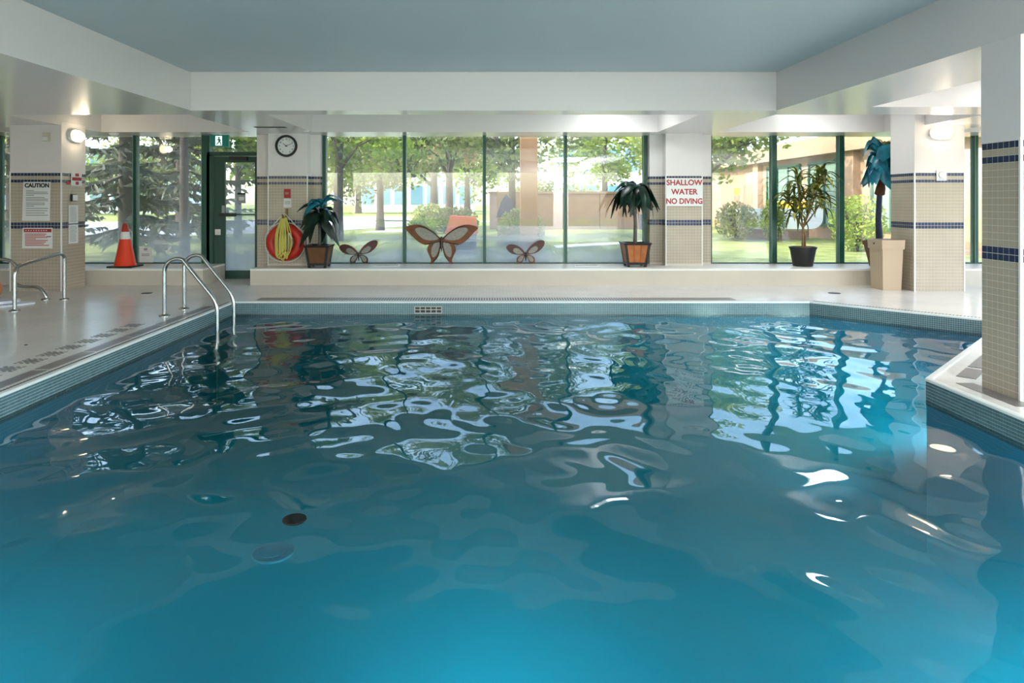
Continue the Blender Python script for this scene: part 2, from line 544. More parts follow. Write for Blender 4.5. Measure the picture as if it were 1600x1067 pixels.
tag(bt_.build('mosaic_tiles', M['pool_tile'], basin), kind='stuff')
# coping: white bullnose lip
inn_p, out_p = offset_poly(POOL, -0.012), offset_poly(POOL, 0.035)
b = MB()
for i in range(n):
    j = (i + 1) % n
    a0, a1, c0, c1 = inn_p[i], inn_p[j], out_p[i], out_p[j]
    for (h0, h1) in ((-0.014, 0.008),):
        b.face([(a0.x, a0.y, h0), (a1.x, a1.y, h0), (a1.x, a1.y, h1 - .006), (a0.x, a0.y, h1 - .006)][::-1])
        e0, e1 = offset_poly(POOL, -0.005)[i], offset_poly(POOL, -0.005)[j]
        b.face([(a0.x, a0.y, h1 - .006), (a1.x, a1.y, h1 - .006), (e1.x, e1.y, h1), (e0.x, e0.y, h1)][::-1])
        b.face([(e0.x, e0.y, h1), (e1.x, e1.y, h1), (c1.x, c1.y, h1), (c0.x, c0.y, h1)][::-1])
        b.face([(c0.x, c0.y, h1), (c1.x, c1.y, h1), (c1.x, c1.y, 0), (c0.x, c0.y, 0)][::-1])
        b.face([(a0.x, a0.y, h0), (a1.x, a1.y, h0), (c1.x, c1.y, h0), (c0.x, c0.y, h0)])
b.build('coping', M['coping'], basin)
# overflow grate slots round the edge
b = MB()
def slots(p, q, o0, o1, pitch, wdt, l0=0.0, l1=1.0, rnd=0.0):
    p, q = Vector((*p, 0)), Vector((*q, 0)); d = q - p; L = d.length; d.normalize()
    out = Vector((d.y, -d.x, 0)); s = L * l0
    while s < L * l1:
        if random.random() >= rnd:
            b.obox(p + d * s + out * o0 + Vector((0, 0, -0.004)), d * wdt, out * (o1 - o0), (0, 0, 0.0062))
        s += pitch
slots(POOL[4], POOL[5], 0.17, 0.40, 0.036, 0.015, 0.12, 0.97)
slots(POOL[3], POOL[4], 0.06, 0.16, 0.036, 0.014, 0.0, 1.0)
slots(POOL[5], POOL[0], 0.037, 0.075, 0.036, 0.022, 0.0, 1.0)
tag(b.build('overflow_slots', M['slot'], basin), kind='stuff')
# skimmer grille in the far wall
sk = MB()
x0, x1, z0, z1, yy = -1.0, -0.64, -0.145, -0.06, 9.13 - 0.018
for xx in [x0 + (x1 - x0) * k / 5 for k in range(6)]:
    sk.box(xx - .005, yy, z0, xx + .005, yy + .014, z1)
for zz in (z0, (z0 + z1) / 2 + .003, z1):
    sk.box(x0 - .005, yy, zz - .005, x1 + .005, yy + .014, zz + .005)
sg = sk.build('skimmer_grille', mat('grille_pale', rgb(196, 190, 180), 0.4), basin)
k = MB(); k.box(x0, yy + .009, z0, x1, yy + .0135, z1); k.build('opening', M['black'], sg)

# dark disc in place of a reflection mark, and teal dish, just under the surface
b = MB(); b.lathe([(0.052, 0), (0.058, 0.006), (0.056, 0.012), (0.0, 0.013)], (0, 0, 0), 28)
tag(b.build('floating_disc', M['pooldrain'], loc=(-0.946, 3.31, WAT - .034)), 'small dark round disc floating on the pool water', 'disc')
r_ = empty('floating_dish', 'pale teal translucent round dish lying in the water beside the dark disc', 'dish', (-0.947, 2.99, WAT - .03))
b = MB(); b.lathe([(0.080, .002), (0.088, 0.004), (0.092, 0.009), (0.086, 0.013), (.080, .008)], (0, 0, 0), 36); b.build('rim', M['fitting_dark'], r_, True)
b = MB(); b.lathe([(0.05, .003), (0.056, .011), (0.062, .003)], (-.012, 0.012, 0), 28); b.build('inner_ring', M['fitting_dark'], r_, True)
b = MB(); b.lathe([(0.080, 0.0), (0.080, 0.006), (0.0, 0.006)], (0, 0, 0), 36); b.build('plate', M['fitting'], r_, True)

# ------------------------------------------------------------------ water: real ripples in the surface
def water_surface():
    import numpy as np
    rng = np.random.default_rng(11)
    st = 0.026
    xs = np.arange(-3.42, 5.80, st); ys = np.arange(1.4, 9.14, st)
    X, Y = np.meshgrid(xs, ys)
    Z = np.zeros_like(X)
    for k in range(46):
        lam = float(np.exp(rng.uniform(math.log(0.24), math.log(1.5))))
        th = rng.uniform(0, 2 * PI)
        kx, ky = 2 * PI / lam * math.cos(th), 2 * PI / lam * math.sin(th)
        slope = 0.0130 * (lam / 0.5) ** 0.15
        Z += slope * lam / (2 * PI) * np.sin(kx * X + ky * Y + rng.uniform(0, 2 * PI) + 0.6 * np.sin(1.7 * X + 0.9 * Y + k))
    env = 0.62 + 0.38 * np.sin(0.9 * X + 0.6 * np.sin(0.8 * Y)) * np.sin(0.75 * Y + 1.0)
    edge = np.clip(np.minimum(9.13 - Y, X + 3.42) / 0.5, 0.12, 1.0)
    Z = Z * env * edge + WAT
    inside = np.ones_like(X, bool)
    pad = 0.02
    for i in range(len(POOL)):
        pass
    # non-convex pool: left box, and the wedge to the right
    A = (X <= 3.33 + pad)
    B = (X > 3.33 + pad) & (Y - 5.20 >= (X - 3.33) - pad * 1.5) & (X + Y <= 13.41 + pad * 1.5)
    inside = A | B
    ny, nx = X.shape
    v = np.stack([X.ravel(), Y.ravel(), Z.ravel()], 1)
    f = []
    idx = np.arange(ny * nx).reshape(ny, nx)
    ok = inside[:-1, :-1] & inside[1:, :-1] & inside[:-1, 1:] & inside[1:, 1:]
    q = np.stack([idx[:-1, :-1][ok], idx[:-1, 1:][ok], idx[1:, 1:][ok], idx[1:, :-1][ok]], 1)
    used = np.unique(q); remap = np.full(ny * nx, -1); remap[used] = np.arange(len(used))
    me = bpy.data.meshes.new('water')
    me.from_pydata(v[used].tolist(), [], remap[q].tolist())
    me.polygons.foreach_set('use_smooth', [True] * len(me.polygons))
    me.materials.append(M['water'])
    o = bpy.data.objects.new('water', me); C.objects.link(o)
    return o
struct(water_surface())

# ------------------------------------------------------------------ ceiling with coffers
b = MB()
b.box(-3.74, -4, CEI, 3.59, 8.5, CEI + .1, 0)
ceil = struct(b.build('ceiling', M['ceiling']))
b = MB()
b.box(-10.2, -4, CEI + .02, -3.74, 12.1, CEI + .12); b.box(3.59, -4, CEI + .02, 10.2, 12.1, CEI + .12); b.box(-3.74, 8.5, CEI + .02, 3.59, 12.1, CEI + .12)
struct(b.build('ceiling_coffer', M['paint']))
def beam(name, *boxes):
    bb = MB()
    for bx in boxes: bb.box(bx[0], bx[1], SOF, bx[2], bx[3], CEI + .03)
    return struct(bb.build(name, M['soffit']))
beam('ceiling_beam', (-10, -4, -3.74, 8.55))
beam('ceiling_beam', (-10, 8.55, 10, 8.97))
beam('ceiling_beam', (3.59, -4, 4.6, 8.55))
beam('ceiling_beam', (4.6, 8.22, 10, 8.55))
beam('ceiling_beam', (4.6, -4, 10, 2.2))
beam('ceiling_beam', (9.4, 2.2, 10, 8.22))
beam('ceiling_beam', (-3.95, 8.97, -2.92, 11.25))
beam('ceiling_beam', (2.77, 8.97, 3.75, 11.25))
beam('ceiling_beam', (6.5, 8.97, 7.5, 11.25))
beam('ceiling_beam', (-7.4, 8.97, -6.4, 11.25))
beam('ceiling_beam', (-10, 11.25, 10, 12.1))
# slot diffuser and downlight in the soffit near the door
t = empty('soffit_vent', 'dark slot vent in the soffit above the door and clock column', 'vent', (-3.37, 10.5, SOF))
b = MB(); b.box(-.24, -.06, -.006, .24, .06, 0); b.build('frame', M['slot'], t)
b = MB(); b.box(-.225, -.012, -.009, .225, .012, -.004); b.build('slot', M['black'], t)
b = MB(); b.lathe([(0, -.012), (.035, -.012), (.05, -.004), (.055, 0)], (-2.97, 11.05, SOF), 20)
tag(b.build('ceiling_detector', M['white']), 'small white round fitting on the soffit above the clock', 'detector')
t = empty('smoke_detector', 'white round detector on the header above the left windows', 'detector', (-6.3, 11.45, SOF))
b = MB(); b.lathe([(0, -.05), (.05, -.045), (.075, -.02), (.08, 0)], (0, 0, 0), 20); b.build('body', M['white'], t)

# ------------------------------------------------------------------ outer walls (mostly out of frame)
b = MB(); b.box(-10.2, -4, -0.1, -10, 12.1, 3.0); struct(b.build('wall_left', M['paint']))
b = MB()
b.box(10, -4, -0.1, 10.2, 12.1, 0.3); b.box(10, -4, 2.45, 10.2, 12.1, 3.0)
for yy in (-4, -0.3, 3.4, 7.1, 10.8): b.box(10, yy, .3, 10.2, yy + .6, 2.45)
struct(b.build('wall_right', M['paint']))
b = MB()
b.box(-10.2, -4.2, -.1, 10.2, -4, .3); b.box(-10.2, -4.2, 2.5, 10.2, -4, 3.05)
for xx in (-10, -6.2, -3.2, -.3, 2.6, 5.6, 9.4): b.box(xx, -4.2, .3, xx + .6, -4, 2.5)
struct(b.build('wall_rear', M['paint']))
b = MB()
b.box(-10.2, WZ - .02, HEAD, 10.2, WZ + .2, 3.1)
b.box(-10.2, WZ - .03, -0.1, -4.95, WZ + .2, LED - .004); b.box(-4.03, WZ - .03, -.1, 10.2, WZ + .2, LED - .004)
struct(b.build('wall_back', M['paint']))
b = MB(); b.box(-11, -5, 3.06, 11, 12.3, 3.4); struct(b.build('roof_slab', M['paint']))

# ledges below the windows
def ledge(x0, x1, y0):
    bb = MB()
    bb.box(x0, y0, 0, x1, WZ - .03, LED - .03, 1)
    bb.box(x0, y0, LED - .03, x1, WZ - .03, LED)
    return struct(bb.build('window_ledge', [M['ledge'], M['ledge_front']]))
led_c = ledge(-3.84, 10, 10.95)
led_l = ledge(-10, -4.60, 10.95)
b = MB(); b.box(-3.84, 10.943, LED - .022, 10, 10.953, LED + .003); b.build('edge_trim', M['trim'], led_c)
b = MB(); b.box(-10, 10.943, LED - .022, -4.6, 10.953, LED + .003); b.build('edge_trim', M['trim'], led_l)
def ledge_vent(x, label):
    t = empty('ledge_vent', label, 'vent', (x, 11.45, LED))
    bb = MB()
    bb.box(-.2, -.09, 0, .2, -.07, .008); bb.box(-.2, .07, 0, .2, .09, .008); bb.box(-.2, -.07, 0, -.18, .07, .008); bb.box(.18, -.07, 0, .2, .07, .008)
    bb.build('frame', M['trim'], t)
    for k in range(6):
        s = MB(); s.box(-.18, -.062 + k * .0225, 0, .18, -.052 + k * .0225, .005); s.build('slat', M['greyprint'], t)
ledge_vent(-1.72, 'flat vent grille in the ledge between the left small butterfly and the large one')
ledge_vent(1.62, 'flat vent grille in the ledge between right small butterfly and palm')

# ------------------------------------------------------------------ tiled columns
NAVY = {19, 20, 33, 35}
def tile_rows(bb, o, u, nrm, width, r0=0, r1=36, skip=None):
    """tiles as shallow boxes on a face; bb = {'beige': MB, 'navy': MB}"""
    o, u, nrm = Vector(o), Vector(u), Vector(nrm)
    c = max(1, round(width / P)); w = width / c; g = 0.0046
    for r in range(r0, r1):
        k = bb['navy' if r in NAVY else 'beige']
        for i in range(c):
            k.obox(o + u * (i * w + g / 2) + Vector((0, 0, r * P + g / 2)), u * (w - g), nrm * 0.0014, (0, 0, P - g))

def column(name, label, x0, x1, y0, y1, zb, zt, faces, r0=0, trims=True, parent=None, individual=None):
    """painted shaft, tiled wainscot with navy bands, white corner beads"""
    root = empty(name, label, 'column', ((x0 + x1) / 2, (y0 + y1) / 2, 0), kind='structure') if parent is None else parent
    ox, oy = root.location.x, root.location.y
    X0, X1, Y0, Y1 = x0 - ox, x1 - ox, y0 - oy, y1 - oy
    top = 36 * P
    bb = MB()
    bb.box(X0, Y0, zb, X1, Y1, top); bb.build('grout_bed', M['grout'], root)
    bb = MB(); bb.box(X0 - .004, Y0 - .004, top, X1 + .004, Y1 + .004, zt); bb.build('painted_shaft', M['paint'], root)
    tl = {'beige': MB(), 'navy': MB()}
    fd = {'front': ((X0, Y0, 0), (1, 0, 0), (0, -1, 0), X1 - X0), 'left': ((X0, Y0, 0), (0, 1, 0), (-1, 0, 0), Y1 - Y0),
          'right': ((X1, Y0, 0), (0, 1, 0), (1, 0, 0), Y1 - Y0)}
    for fc in faces:
        o, u, nn, w = fd[fc]
        if fc == individual:
            c = round(w / P); ww = w / c; g = .0045
            mm = {}
            for key in ('beige', 'navy'):
                q = MB(); q.obox((0, 0, 0), Vector(u) * (ww - g), Vector(nn) * .0012, (0, 0, P - g)); mm[key] = q.mesh('tile', M[key])
            for r in range(r0, 36):
                for i in range(c):
                    child('tile', mm['navy' if r in NAVY else 'beige'], root, Vector(o) + Vector(u) * (i * ww + g / 2) + Vector((0, 0, r * P + g / 2)))
        else:
            tile_rows(tl, o, u, nn, w, r0)
    if tl['beige'].f: tag(tl['beige'].build('beige_tiles', M['beige'], root), kind='stuff')
    if tl['navy'].f: tag(tl['navy'].build('navy_band_tiles', M['navy'], root), kind='stuff')
    if trims:
        for (cx, cy) in ((X0, Y0), (X1, Y0)):
            q = MB(); q.box(cx - .009, cy - .009, zb, cx + .009, cy + .009, top + .02); q.build('corner_bead', M['trim'], root)
    return root

col_left = column('column', 'beige tiled column with caution notices beside the left windows', -7.16, -6.40, 10.2, 10.8, 0, SOF + .05, ('front', 'right', 'left'))
col_right = column('column', 'beige tiled column with oval lamp beside the beige bin', 6.35, 7.09, 10.2, 10.8, 0, CEI + .03, ('front', 'left', 'right'))
col_near = column('column', 'nearest tiled column standing on the pool deck corner', 3.595, 4.0, 4.62, 4.985, 0, SOF + .05, ('left', 'front'), individual='left')
# wall piers: wide back plate with a front pilaster
pc = column('column', 'beige tiled pier carrying the round wall clock', -3.99, -2.91, 11.72, 12.05, 0.0, HEAD + .02, ('front', 'right', 'left'), 5, trims=False)
column('column', None, -3.73, -3.07, 11.5, 11.72, LED, HEAD, ('front', 'right', 'left'), 6, parent=pc)
pr = column('column', 'beige tiled pier carrying the shallow water sign', 2.75, 3.80, 11.72, 12.05, LED, HEAD + .02, ('front', 'right', 'left'), 6, trims=False)
column('column', None, 2.97, 3.58, 11.5, 11.72, LED, HEAD, ('front', 'right', 'left'), 6, parent=pr)

# ------------------------------------------------------------------ glazed walls
def glazing(name, xs, y, z0, z1, glass, posts=None):
    root = empty(name, None, None, ((xs[0] + xs[-1]) / 2, y, z0), kind='structure')
    ox = root.location.x; H = z1 - z0
    for i, x in enumerate(xs):
        w = (posts or {}).get(i, 0.028)
        q = MB(); q.box(x - ox - w, -.06, 0, x - ox + w, .06, H); q.build('mullion', M['green'], root)
        q = MB(); q.box(x - ox - w - .004, -.063, 0, x - ox - w + .003, -.058, H); q.build('bead', M['bead'], root)
    for a, c in zip(xs[:-1], xs[1:]):
        q = MB(); q.box(a - ox, -.05, 0, c - ox, .05, .022); q.build('bottom_rail', M['green_dark'], root)
        q = MB(); q.box(a - ox, -.05, H - .02, c - ox, .05, H); q.build('top_rail', M['trim'], root)
        q = MB(); q.box(a - ox + .02, -.004, .02, c - ox - .02, .004, H - .02); q.build('pane', glass, root)
    return root
glazing('window_1', [-9.7, -8.52, -7.34, -6.16, -4.93], WZ, LED - .004, HEAD, M['glass'], {4: .07})
glazing('window_2', [-2.87, -1.48, -.09, 1.32, 2.70], WZ, LED - .004, HEAD, M['glass'])
glazing('window_3', [3.83, 4.94, 6.11, 7.28, 8.45, 9.7], WZ, LED - .004, HEAD, M['glass_clear'], {1: .045, 2: .045})

# door with transom
dr = empty('door_1', None, None, (-4.44, WZ, 0), kind='structure')
def dpart(name, x0, y0, z0, x1, y1, z1, m):
    q = MB(); q.box(x0 + 4.44, y0, z0, x1 + 4.44, y1, z1); return q.build(name, m, dr)
dpart('transom_pane', -4.87, -.004, 2.19, -4.03, .004, HEAD, M['glass'])
dpart('transom_rail', -4.9, -.06, 2.13, -3.99, .06, 2.20, M['green_dark'])
dpart('jamb', -4.91, -.06, 0, -4.80, .06, 2.15, M['green'])
dpart('jamb', -4.04, -.06, 0, -3.99, .06, HEAD, M['green'])
dpart('threshold', -4.9, -.05, 0, -4.0, .05, .02, M['green_dark'])
leaf = empty('door_leaf', None, None, (0, 0, 0), parent=dr)
def lpart(name, x0, y0, z0, x1, y1, z1, m):
    q = MB(); q.box(x0 + 4.44, y0, z0, x1 + 4.44, y1, z1); return q.build(name, m, leaf)
lpart('stile', -4.79, -.035, .02, -4.60, .02, 2.12, M['green_dark']); lpart('stile', -4.08, -.035, .02, -4.045, .02, 2.12, M['green_dark'])
lpart('rail', -4.60, -.035, 2.02, -4.08, .02, 2.12, M['green_dark']); lpart('rail', -4.60, -.035, .02, -4.08, .02, .14, M['green_dark'])
lpart('rail', -4.60, -.03, 1.10, -4.08, .01, 1.125, M['green'])
lpart('pane', -4.60, -.006, 1.12, -4.08, .002, 2.02, M['glass_fog'])
lpart('pane', -4.60, -.006, .14, -4.08, .002, 1.10, M['glass_fog'])
lpart('panic_bar', -4.68, -.10, 1.08, -4.40, -.05, 1.14, M['black'])
lpart('handle_plate', -4.65, -.05, 1.10, -4.60, -.034, 1.27, M['greyprint'])
lpart('lock_case', -4.76, -.07, .76, -4.66, -.034, .86, M['steel'])
lpart('door_closer', -4.50, -.11, 2.05, -4.20, -.034, 2.12, M['black'])
t = empty('door_notice', 'grey and white notice taped to the glass of the exit door', 'notice', (-4.31, WZ - .04, 1.40))
b = MB(); b.box(-.07, 0, -.09, .07, .003, .09); b.build('sheet', M['greyprint'], t)
b = MB(); b.box(-.07, -.002, .06, .07, 0, .09); b.build('header', M['blackprint'], t)
b = MB(); b.box(-.045, -.002, -.04, .045, 0, .02); b.build('print_block', M['paper'], t)

# exit sign: green box with the running figure
t = empty('exit_sign', 'green exit sign with white running figure above the door', 'sign', (-4.58, 11.6, 2.27))
b = MB(); b.box(-.155, -.03, 0, .155, .03, .20); b.build('housing', M['exit'], t)
b = MB(); b.box(-.065, -.034, .02, .045, -.0305, .18); b.build('doorway_mark', M['exit_white'], t)
def limb(bb, x0, z0, x1, z1, w):
    d = Vector((x1 - x0, 0, z1 - z0)); p = Vector((-d.z, 0, d.x)).normalized() * w / 2
    a, c = Vector((x0, -.034, z0)), Vector((x1, -.034, z1))
    bb.prism([a - p, c - p, c + p, a + p], (0, -.002, 0))
b = MB(); b.lathe([(.015, 0), (.015, .002)], (-.005, -.036, .152), 14, axis='y')
limb(b, -.008, .135, .004, .085, .03); limb(b, .0, .09, -.022, .06, .018); limb(b, -.022, .06, -.05, .035, .016)
limb(b, .006, .09, .022, .06, .018); limb(b, .022, .06, .03, .025, .016); limb(b, -.01, .13, -.045, .11, .013); limb(b, 0, .13, .03, .10, .013)
b.build('running_figure', M['exit'], t)
b = MB(); b.box(-.015, -.012, .2, .015, .012, SOF - 2.27 + .0); b.build('hanger', M['white'], t)

# ------------------------------------------------------------------ wall lamps (lit)
def wall_lamp(label, loc, rz, group=None):
    t = empty('wall_lamp', label, 'lamp', loc, rz)
    def oval(bb, w, h, y0, y1, n=28, k=1.0):
        pts = []
        for i in range(n):
            a = 2 * PI * i / n
            ca, sa = math.cos(a), math.sin(a)
            r = 2.6
            pts.append((w / 2 * math.copysign(abs(ca) ** (2 / r), ca), y0, h / 2 * math.copysign(abs(sa) ** (2 / r), sa)))
        bb.prism(pts, (0, y1 - y0, 0))
    bb = MB(); oval(bb, .34, .19, 0, -.045); bb.build('base', M['white'], t, True)
    bb = MB()
    n = 28; prev = None
    rings = [(.29, .145, -.045), (.28, .135, -.075), (.23, .10, -.095), (.14, .055, -.105), (.01, .01, -.108)]
    idx = []
    for (w, h, yy) in rings:
        st = len(bb.v)
        for i in range(n):
            a = 2 * PI * i / n; ca, sa = math.cos(a), math.sin(a)
            bb.v.append((w / 2 * math.copysign(abs(ca) ** .77, ca), yy, h / 2 * math.copysign(abs(sa) ** .77, sa)))
        idx.append(st)
    for a, c in zip(idx[:-1], idx[1:]):
        for i in range(n):
            j = (i + 1) % n
            bb.f.append((a + i, a + j, c + j, c + i)); bb.m.append(0)
    bb.build('diffuser', M['lamp'], t, True)
    ld = bpy.data.lights.new('bulb', 'POINT'); ld.energy = WALL_LAMP_W; ld.color = (1, .82, .58); ld.shadow_soft_size = .06
    lo = bpy.data.objects.new('bulb', ld); C.objects.link(lo); lo.parent = t; lo.location = (0, -.16, 0)
    return t
wall_lamp('lit oval wall lamp on the column beside the beige bin', (6.72, 10.196, 2.36), 0)
wall_lamp('lit oval wall lamp on the side of the caution notice column', (-6.396, 10.52, 2.35), PI / 2)
# fill panels added out of frame, plus the coffer lights
for i, (x, y, z) in enumerate(CEIL_LAMPS):
    t = empty('ceiling_light', ['square ceiling light behind the camera, farther one', 'square ceiling light behind the camera, nearer one',
              'square ceiling light over the right deck, nearer one', 'square ceiling light over the right deck, farther one',
              'square light high in the middle coffer', 'square light high in the coffer left of the bin column'][i], 'ceiling light', (x, y, z))
    hs = .6 if i < 4 else .3
    bb = MB(); bb.box(-hs - .03, -hs - .03, -.05, hs + .03, hs + .03, 0); bb.build('frame', M['white'], t)
    bb = MB(); bb.box(-hs, -hs, -.058, hs, hs, -.045); bb.build('diffuser', M['panel_lamp'], t)
    ld = bpy.data.lights.new('tube', 'AREA'); ld.shape = 'SQUARE'; ld.size = hs * 1.8; ld.energy = CEIL_W[i]; ld.color = (.93, .98, 1.0)
    lo = bpy.data.objects.new('tube', ld); C.objects.link(lo); lo.parent = t; lo.location = (0, 0, -.07)

# unseen underwater fill lights, added in the pool walls to brighten the water
for i, (x, y, rz) in enumerate([(-2.2, 1.4, 0), (0.0, 1.4, 0), (2.2, 1.4, 0), (3.33, 2.4, PI / 2), (4.0, 5.87, PI / 4), (5.1, 6.97, PI / 4)]):
    t = empty('pool_light', ['round underwater light in the near pool wall, left of the middle one', 'round underwater light in the middle of the near pool wall', 'round underwater light in the near pool wall, right of the middle one',
              'round underwater light in the right pool wall before the deck corner', 'round underwater light in the slanted wall behind the deck corner, nearer one', 'round underwater light in the slanted wall behind the deck corner, farther one'][i], 'pool light', (x, y, -.75), rz)
    bb = MB(); bb.lathe([(.15, .0), (.15, .02), (.12, .03), (.12, .02)], (0, 0, 0), 24, axis='y'); bb.build('bezel', M['steel'], t, True)
    bb = MB(); bb.lathe([(.12, .018), (.0, .024)], (0, 0, 0), 24, axis='y'); bb.build('lens', M['panel_lamp'], t, True)
    ld = bpy.data.lights.new('lamp', 'AREA'); ld.shape = 'DISK'; ld.size = .22; ld.energy = POOL_FILL_W[i]; ld.color = (.9, .97, 1.0)
    lo = bpy.data.objects.new('lamp', ld); C.objects.link(lo); lo.parent = t; lo.location = (0, .05, 0); lo.rotation_euler = (PI / 2 + .05, 0, 0); ld.spread = math.radians(95)

# ------------------------------------------------------------------ wall clock
t = empty('wall_clock', 'round black rimmed wall clock on the pier beside the door', 'clock', (-3.42, 11.495, 2.275))
b = MB(); b.lathe([(.145, 0), (.145, -.012), (.0, -.012)], (0, 0, 0), 40, axis='y'); b.build('dial', M['paper'], t, True)
b = MB(); b.lathe([(.185, 0), (.185, -.03), (.175, -.042), (.158, -.042), (.146, -.025), (.146, -.008)], (0, 0, 0), 40, axis='y'); b.build('rim', M['black'], t, True)
for h in range(1, 13):
    a = PI / 2 - h * PI / 6
    text('numeral', str(h), .034, M['blackprint'], t, (.115 * math.cos(a), -.0135, .115 * math.sin(a)), bold=.0008)
def hand(name, ang, L, w):
    bb = MB(); d = Vector((math.cos(ang), 0, math.sin(ang))); p = Vector((-d.z, 0, d.x)) * w / 2
    o = Vector((0, -.017, 0))
    bb.prism([o - d * .02 - p, o + d * L - p * .5, o + d * L + p * .5, o - d * .02 + p], (0, -.003, 0)); bb.build(name, M['black'], t)
hand('hour_hand', math.radians(142), .075, .012); hand('minute_hand', math.radians(22), .12, .008)
b = MB(); b.lathe([(.011, 0), (.011, -.006), (0, -.006)], (0, -.018, 0), 14, axis='y'); b.build('hub', M['black'], t)

# fire alarm pull station
t = empty('fire_alarm', 'red fire alarm pull box with white label plate on the clock pier', 'alarm', (-3.40, 11.495, 1.36))
b = MB(); b.box(-.05, -.04, .04, .05, 0, .19); b.build('box', M['redprint'], t)
b = MB(); b.box(-.03, -.046, .10, .03, -.04, .14); b.build('pull_handle', M['pinkprint'], t)
b = MB(); b.box(-.065, -.006, -.12, .065, 0, .03); b.build('label_plate', M['paper'], t)
b = MB()
for zz in (-.02, -.04, -.06): b.box(-.045, -.008, zz, .045, -.006, zz + .008)
b.build('label_print', M['greyprint'], t)

# life ring with rope
LR = (-3.41, 11.40, .66)
t = empty('life_ring', 'orange life ring hanging on the clock pier', 'life ring', LR)
b = MB()
N = 44
ring = [(.235 * math.cos(2 * PI * i / N), 0, .225 * math.sin(2 * PI * i / N)) for i in range(N)]
b.tube(ring, [.085] * N, 14, closed=True); b.build('ring', M['ring'], t, True)
b = MB()
pts = [(.33 * math.cos(2 * PI * i / 60), -.02 + .0 * i, .325 * math.sin(2 * PI * i / 60)) for i in range(60)]
pts = [Vector(p) * (1.0 + .035 * abs(math.sin(i * 2 * PI / 30))) for i, p in enumerate(pts)]
b.tube(pts, .007, 6, closed=True)
b.tube([(-.24, -.05, .24), (-.1, -.06, .38), (-.01, -.03, .47)], .007, 6); b.tube([(.26, -.05, .2), (.12, -.06, .36), (.01, -.03, .47)], .007, 6)
b.build('grab_line', M['whiterope'], t, True)
t = empty('rope_coil', 'yellow rope hanging in loops over the orange life ring', 'rope', (-3.41, 11.27, .66))
for k in range(9):
    b = MB(); o = (k - 4) * .021; lo = -.22 - .05 * math.sin(k * 2.1) - (.05 if k == 4 else 0); w = .035 + .012 * math.sin(k * 3.3)
    top = Vector((o * .25, .06, .42)); 
    path = smooth_curve([(top.x - .012, .05, top.z), (o - w, .0 - .006 * (k % 3), .15), (o - w * 1.15, -.012 * (k % 2), -.1), (o, -.012, lo), (o + w * 1.1, -.008 * (k % 3), -.08), (o + w * .9, .0, .16), (top.x + .012, .05, top.z)], 6, closed=False)
    b.tube(path, .0105, 7); b.build('loop', M['rope'], t, True)
b = MB(); b.tube(smooth_curve([(.11, -.01, .1), (.15, -.02, 0), (.12, -.02, -.12), (.09, -.02, -.2), (.02, -.015, -.26), (-.09, -.015, -.24), (-.12, -.01, -.15)], 6, closed=False), .009, 7); b.build('tail', M['rope'], t, True)
b = MB(); b.tube([(.10, -.02, .16), (.14, -.03, .10), (.155, -.03, .06)], .013, 7); b.build('white_end', M['whiterope'], t, True)
t = empty('wall_hook', 'brass strap hook holding the life ring rope', 'hook', (-3.41, 11.495, 1.09))
b = MB(); b.box(-.018, -.03, -.02, .018, 0, .13); b.build('strap', mat('brass_strap', rgb(136, 112, 50), 0.5), t)
b = MB(); b.tube(round_path([(0, -.01, 0), (0, -.24, -.02), (0, -.25, .04)], .04), .012, 8); b.build('peg', mat('brass_peg', rgb(120, 96, 44), 0.4, metal=.6), t, True)

# ------------------------------------------------------------------ shallow water sign
t = empty('shallow_water_sign', 'white sign with red capitals SHALLOW WATER NO DIVING on tiled pier', 'sign', (3.275, 11.49, 1.50))
b = MB(); b.box(-.30, -.008, -.235, .30, 0, .235); b.build('board', M['paper'], t)
RX = (PI / 2, 0, 0)
for s, zz, sx in (('SHALLOW', .155, 1.0), ('WATER', 0.0, 1.0), ('NO DIVING', -.158, .92)):
    text('lettering', s, .128, M['redprint'], t, (0, -.0095, zz), RX, .001, .0035, sx)
# plates and notices on the columns
t = empty('dial_plate', 'small white square plate with round dial under the lamp on the bin column', 'plate', (6.74, 10.19, 1.73))
b = MB(); b.box(-.075, -.012, -.075, .075, 0, .075); b.build('plate', M['white'], t)
b = MB(); b.lathe([(.045, 0), (.045, -.01), (.035, -.014), (0, -.014)], (0, -.012, .01), 24, axis='y'); b.build('dial', M['paper'], t, True)
b = MB(); b.lathe([(.049, 0), (.049, -.006), (.045, -.006)], (0, -.012, .01), 24, axis='y'); b.build('dial_rim', M['greyprint'], t)
b = MB(); b.box(-.05, -.014, -.06, .05, -.012, -.052); b.build('print_line', M['greyprint'], t)

CX = -6.78
t = empty('caution_board', 'white CAUTION board with grey printed rules on the left column', 'sign', (-6.785 + .035, 10.19, 1.345))
b = MB(); b.prism([(-.225, 0, -.29), (.19, 0, -.29), (.20, 0, .29), (-.205, 0, .29)], (0, -.008, 0)); b.build('board', M['paper'], t)
text('lettering', 'CAUTION', .085, M['blackprint'], t, (.0, -.0095, .235), RX, .001, .004, .95)
random.seed(5)
b = MB(); zz = .155
while zz > -.24:
    ln = random.choice([.155, .155, .15, .13, .05, .155])
    b.box(-.165, -.010, zz, -.165 + .02 + ln * 2, -.008, zz + .012); zz -= .0235 if random.random() > .25 else .034
b.build('printed_lines', M['greyprint'], t)
t = empty('pool_rules_board', 'white board with red header and faded red print below the CAUTION board', 'sign', (-6.74, 10.19, .795))
b = MB(); b.prism([(-.235, 0, -.15), (.22, 0, -.15), (.22, 0, .155), (-.225, 0, .155)], (0, -.008, 0)); b.build('board', M['paper'], t)
b = MB(); b.box(-.205, -.010, .09, .205, -.008, .14); b.build('header', M['redprint'], t)
b = MB()
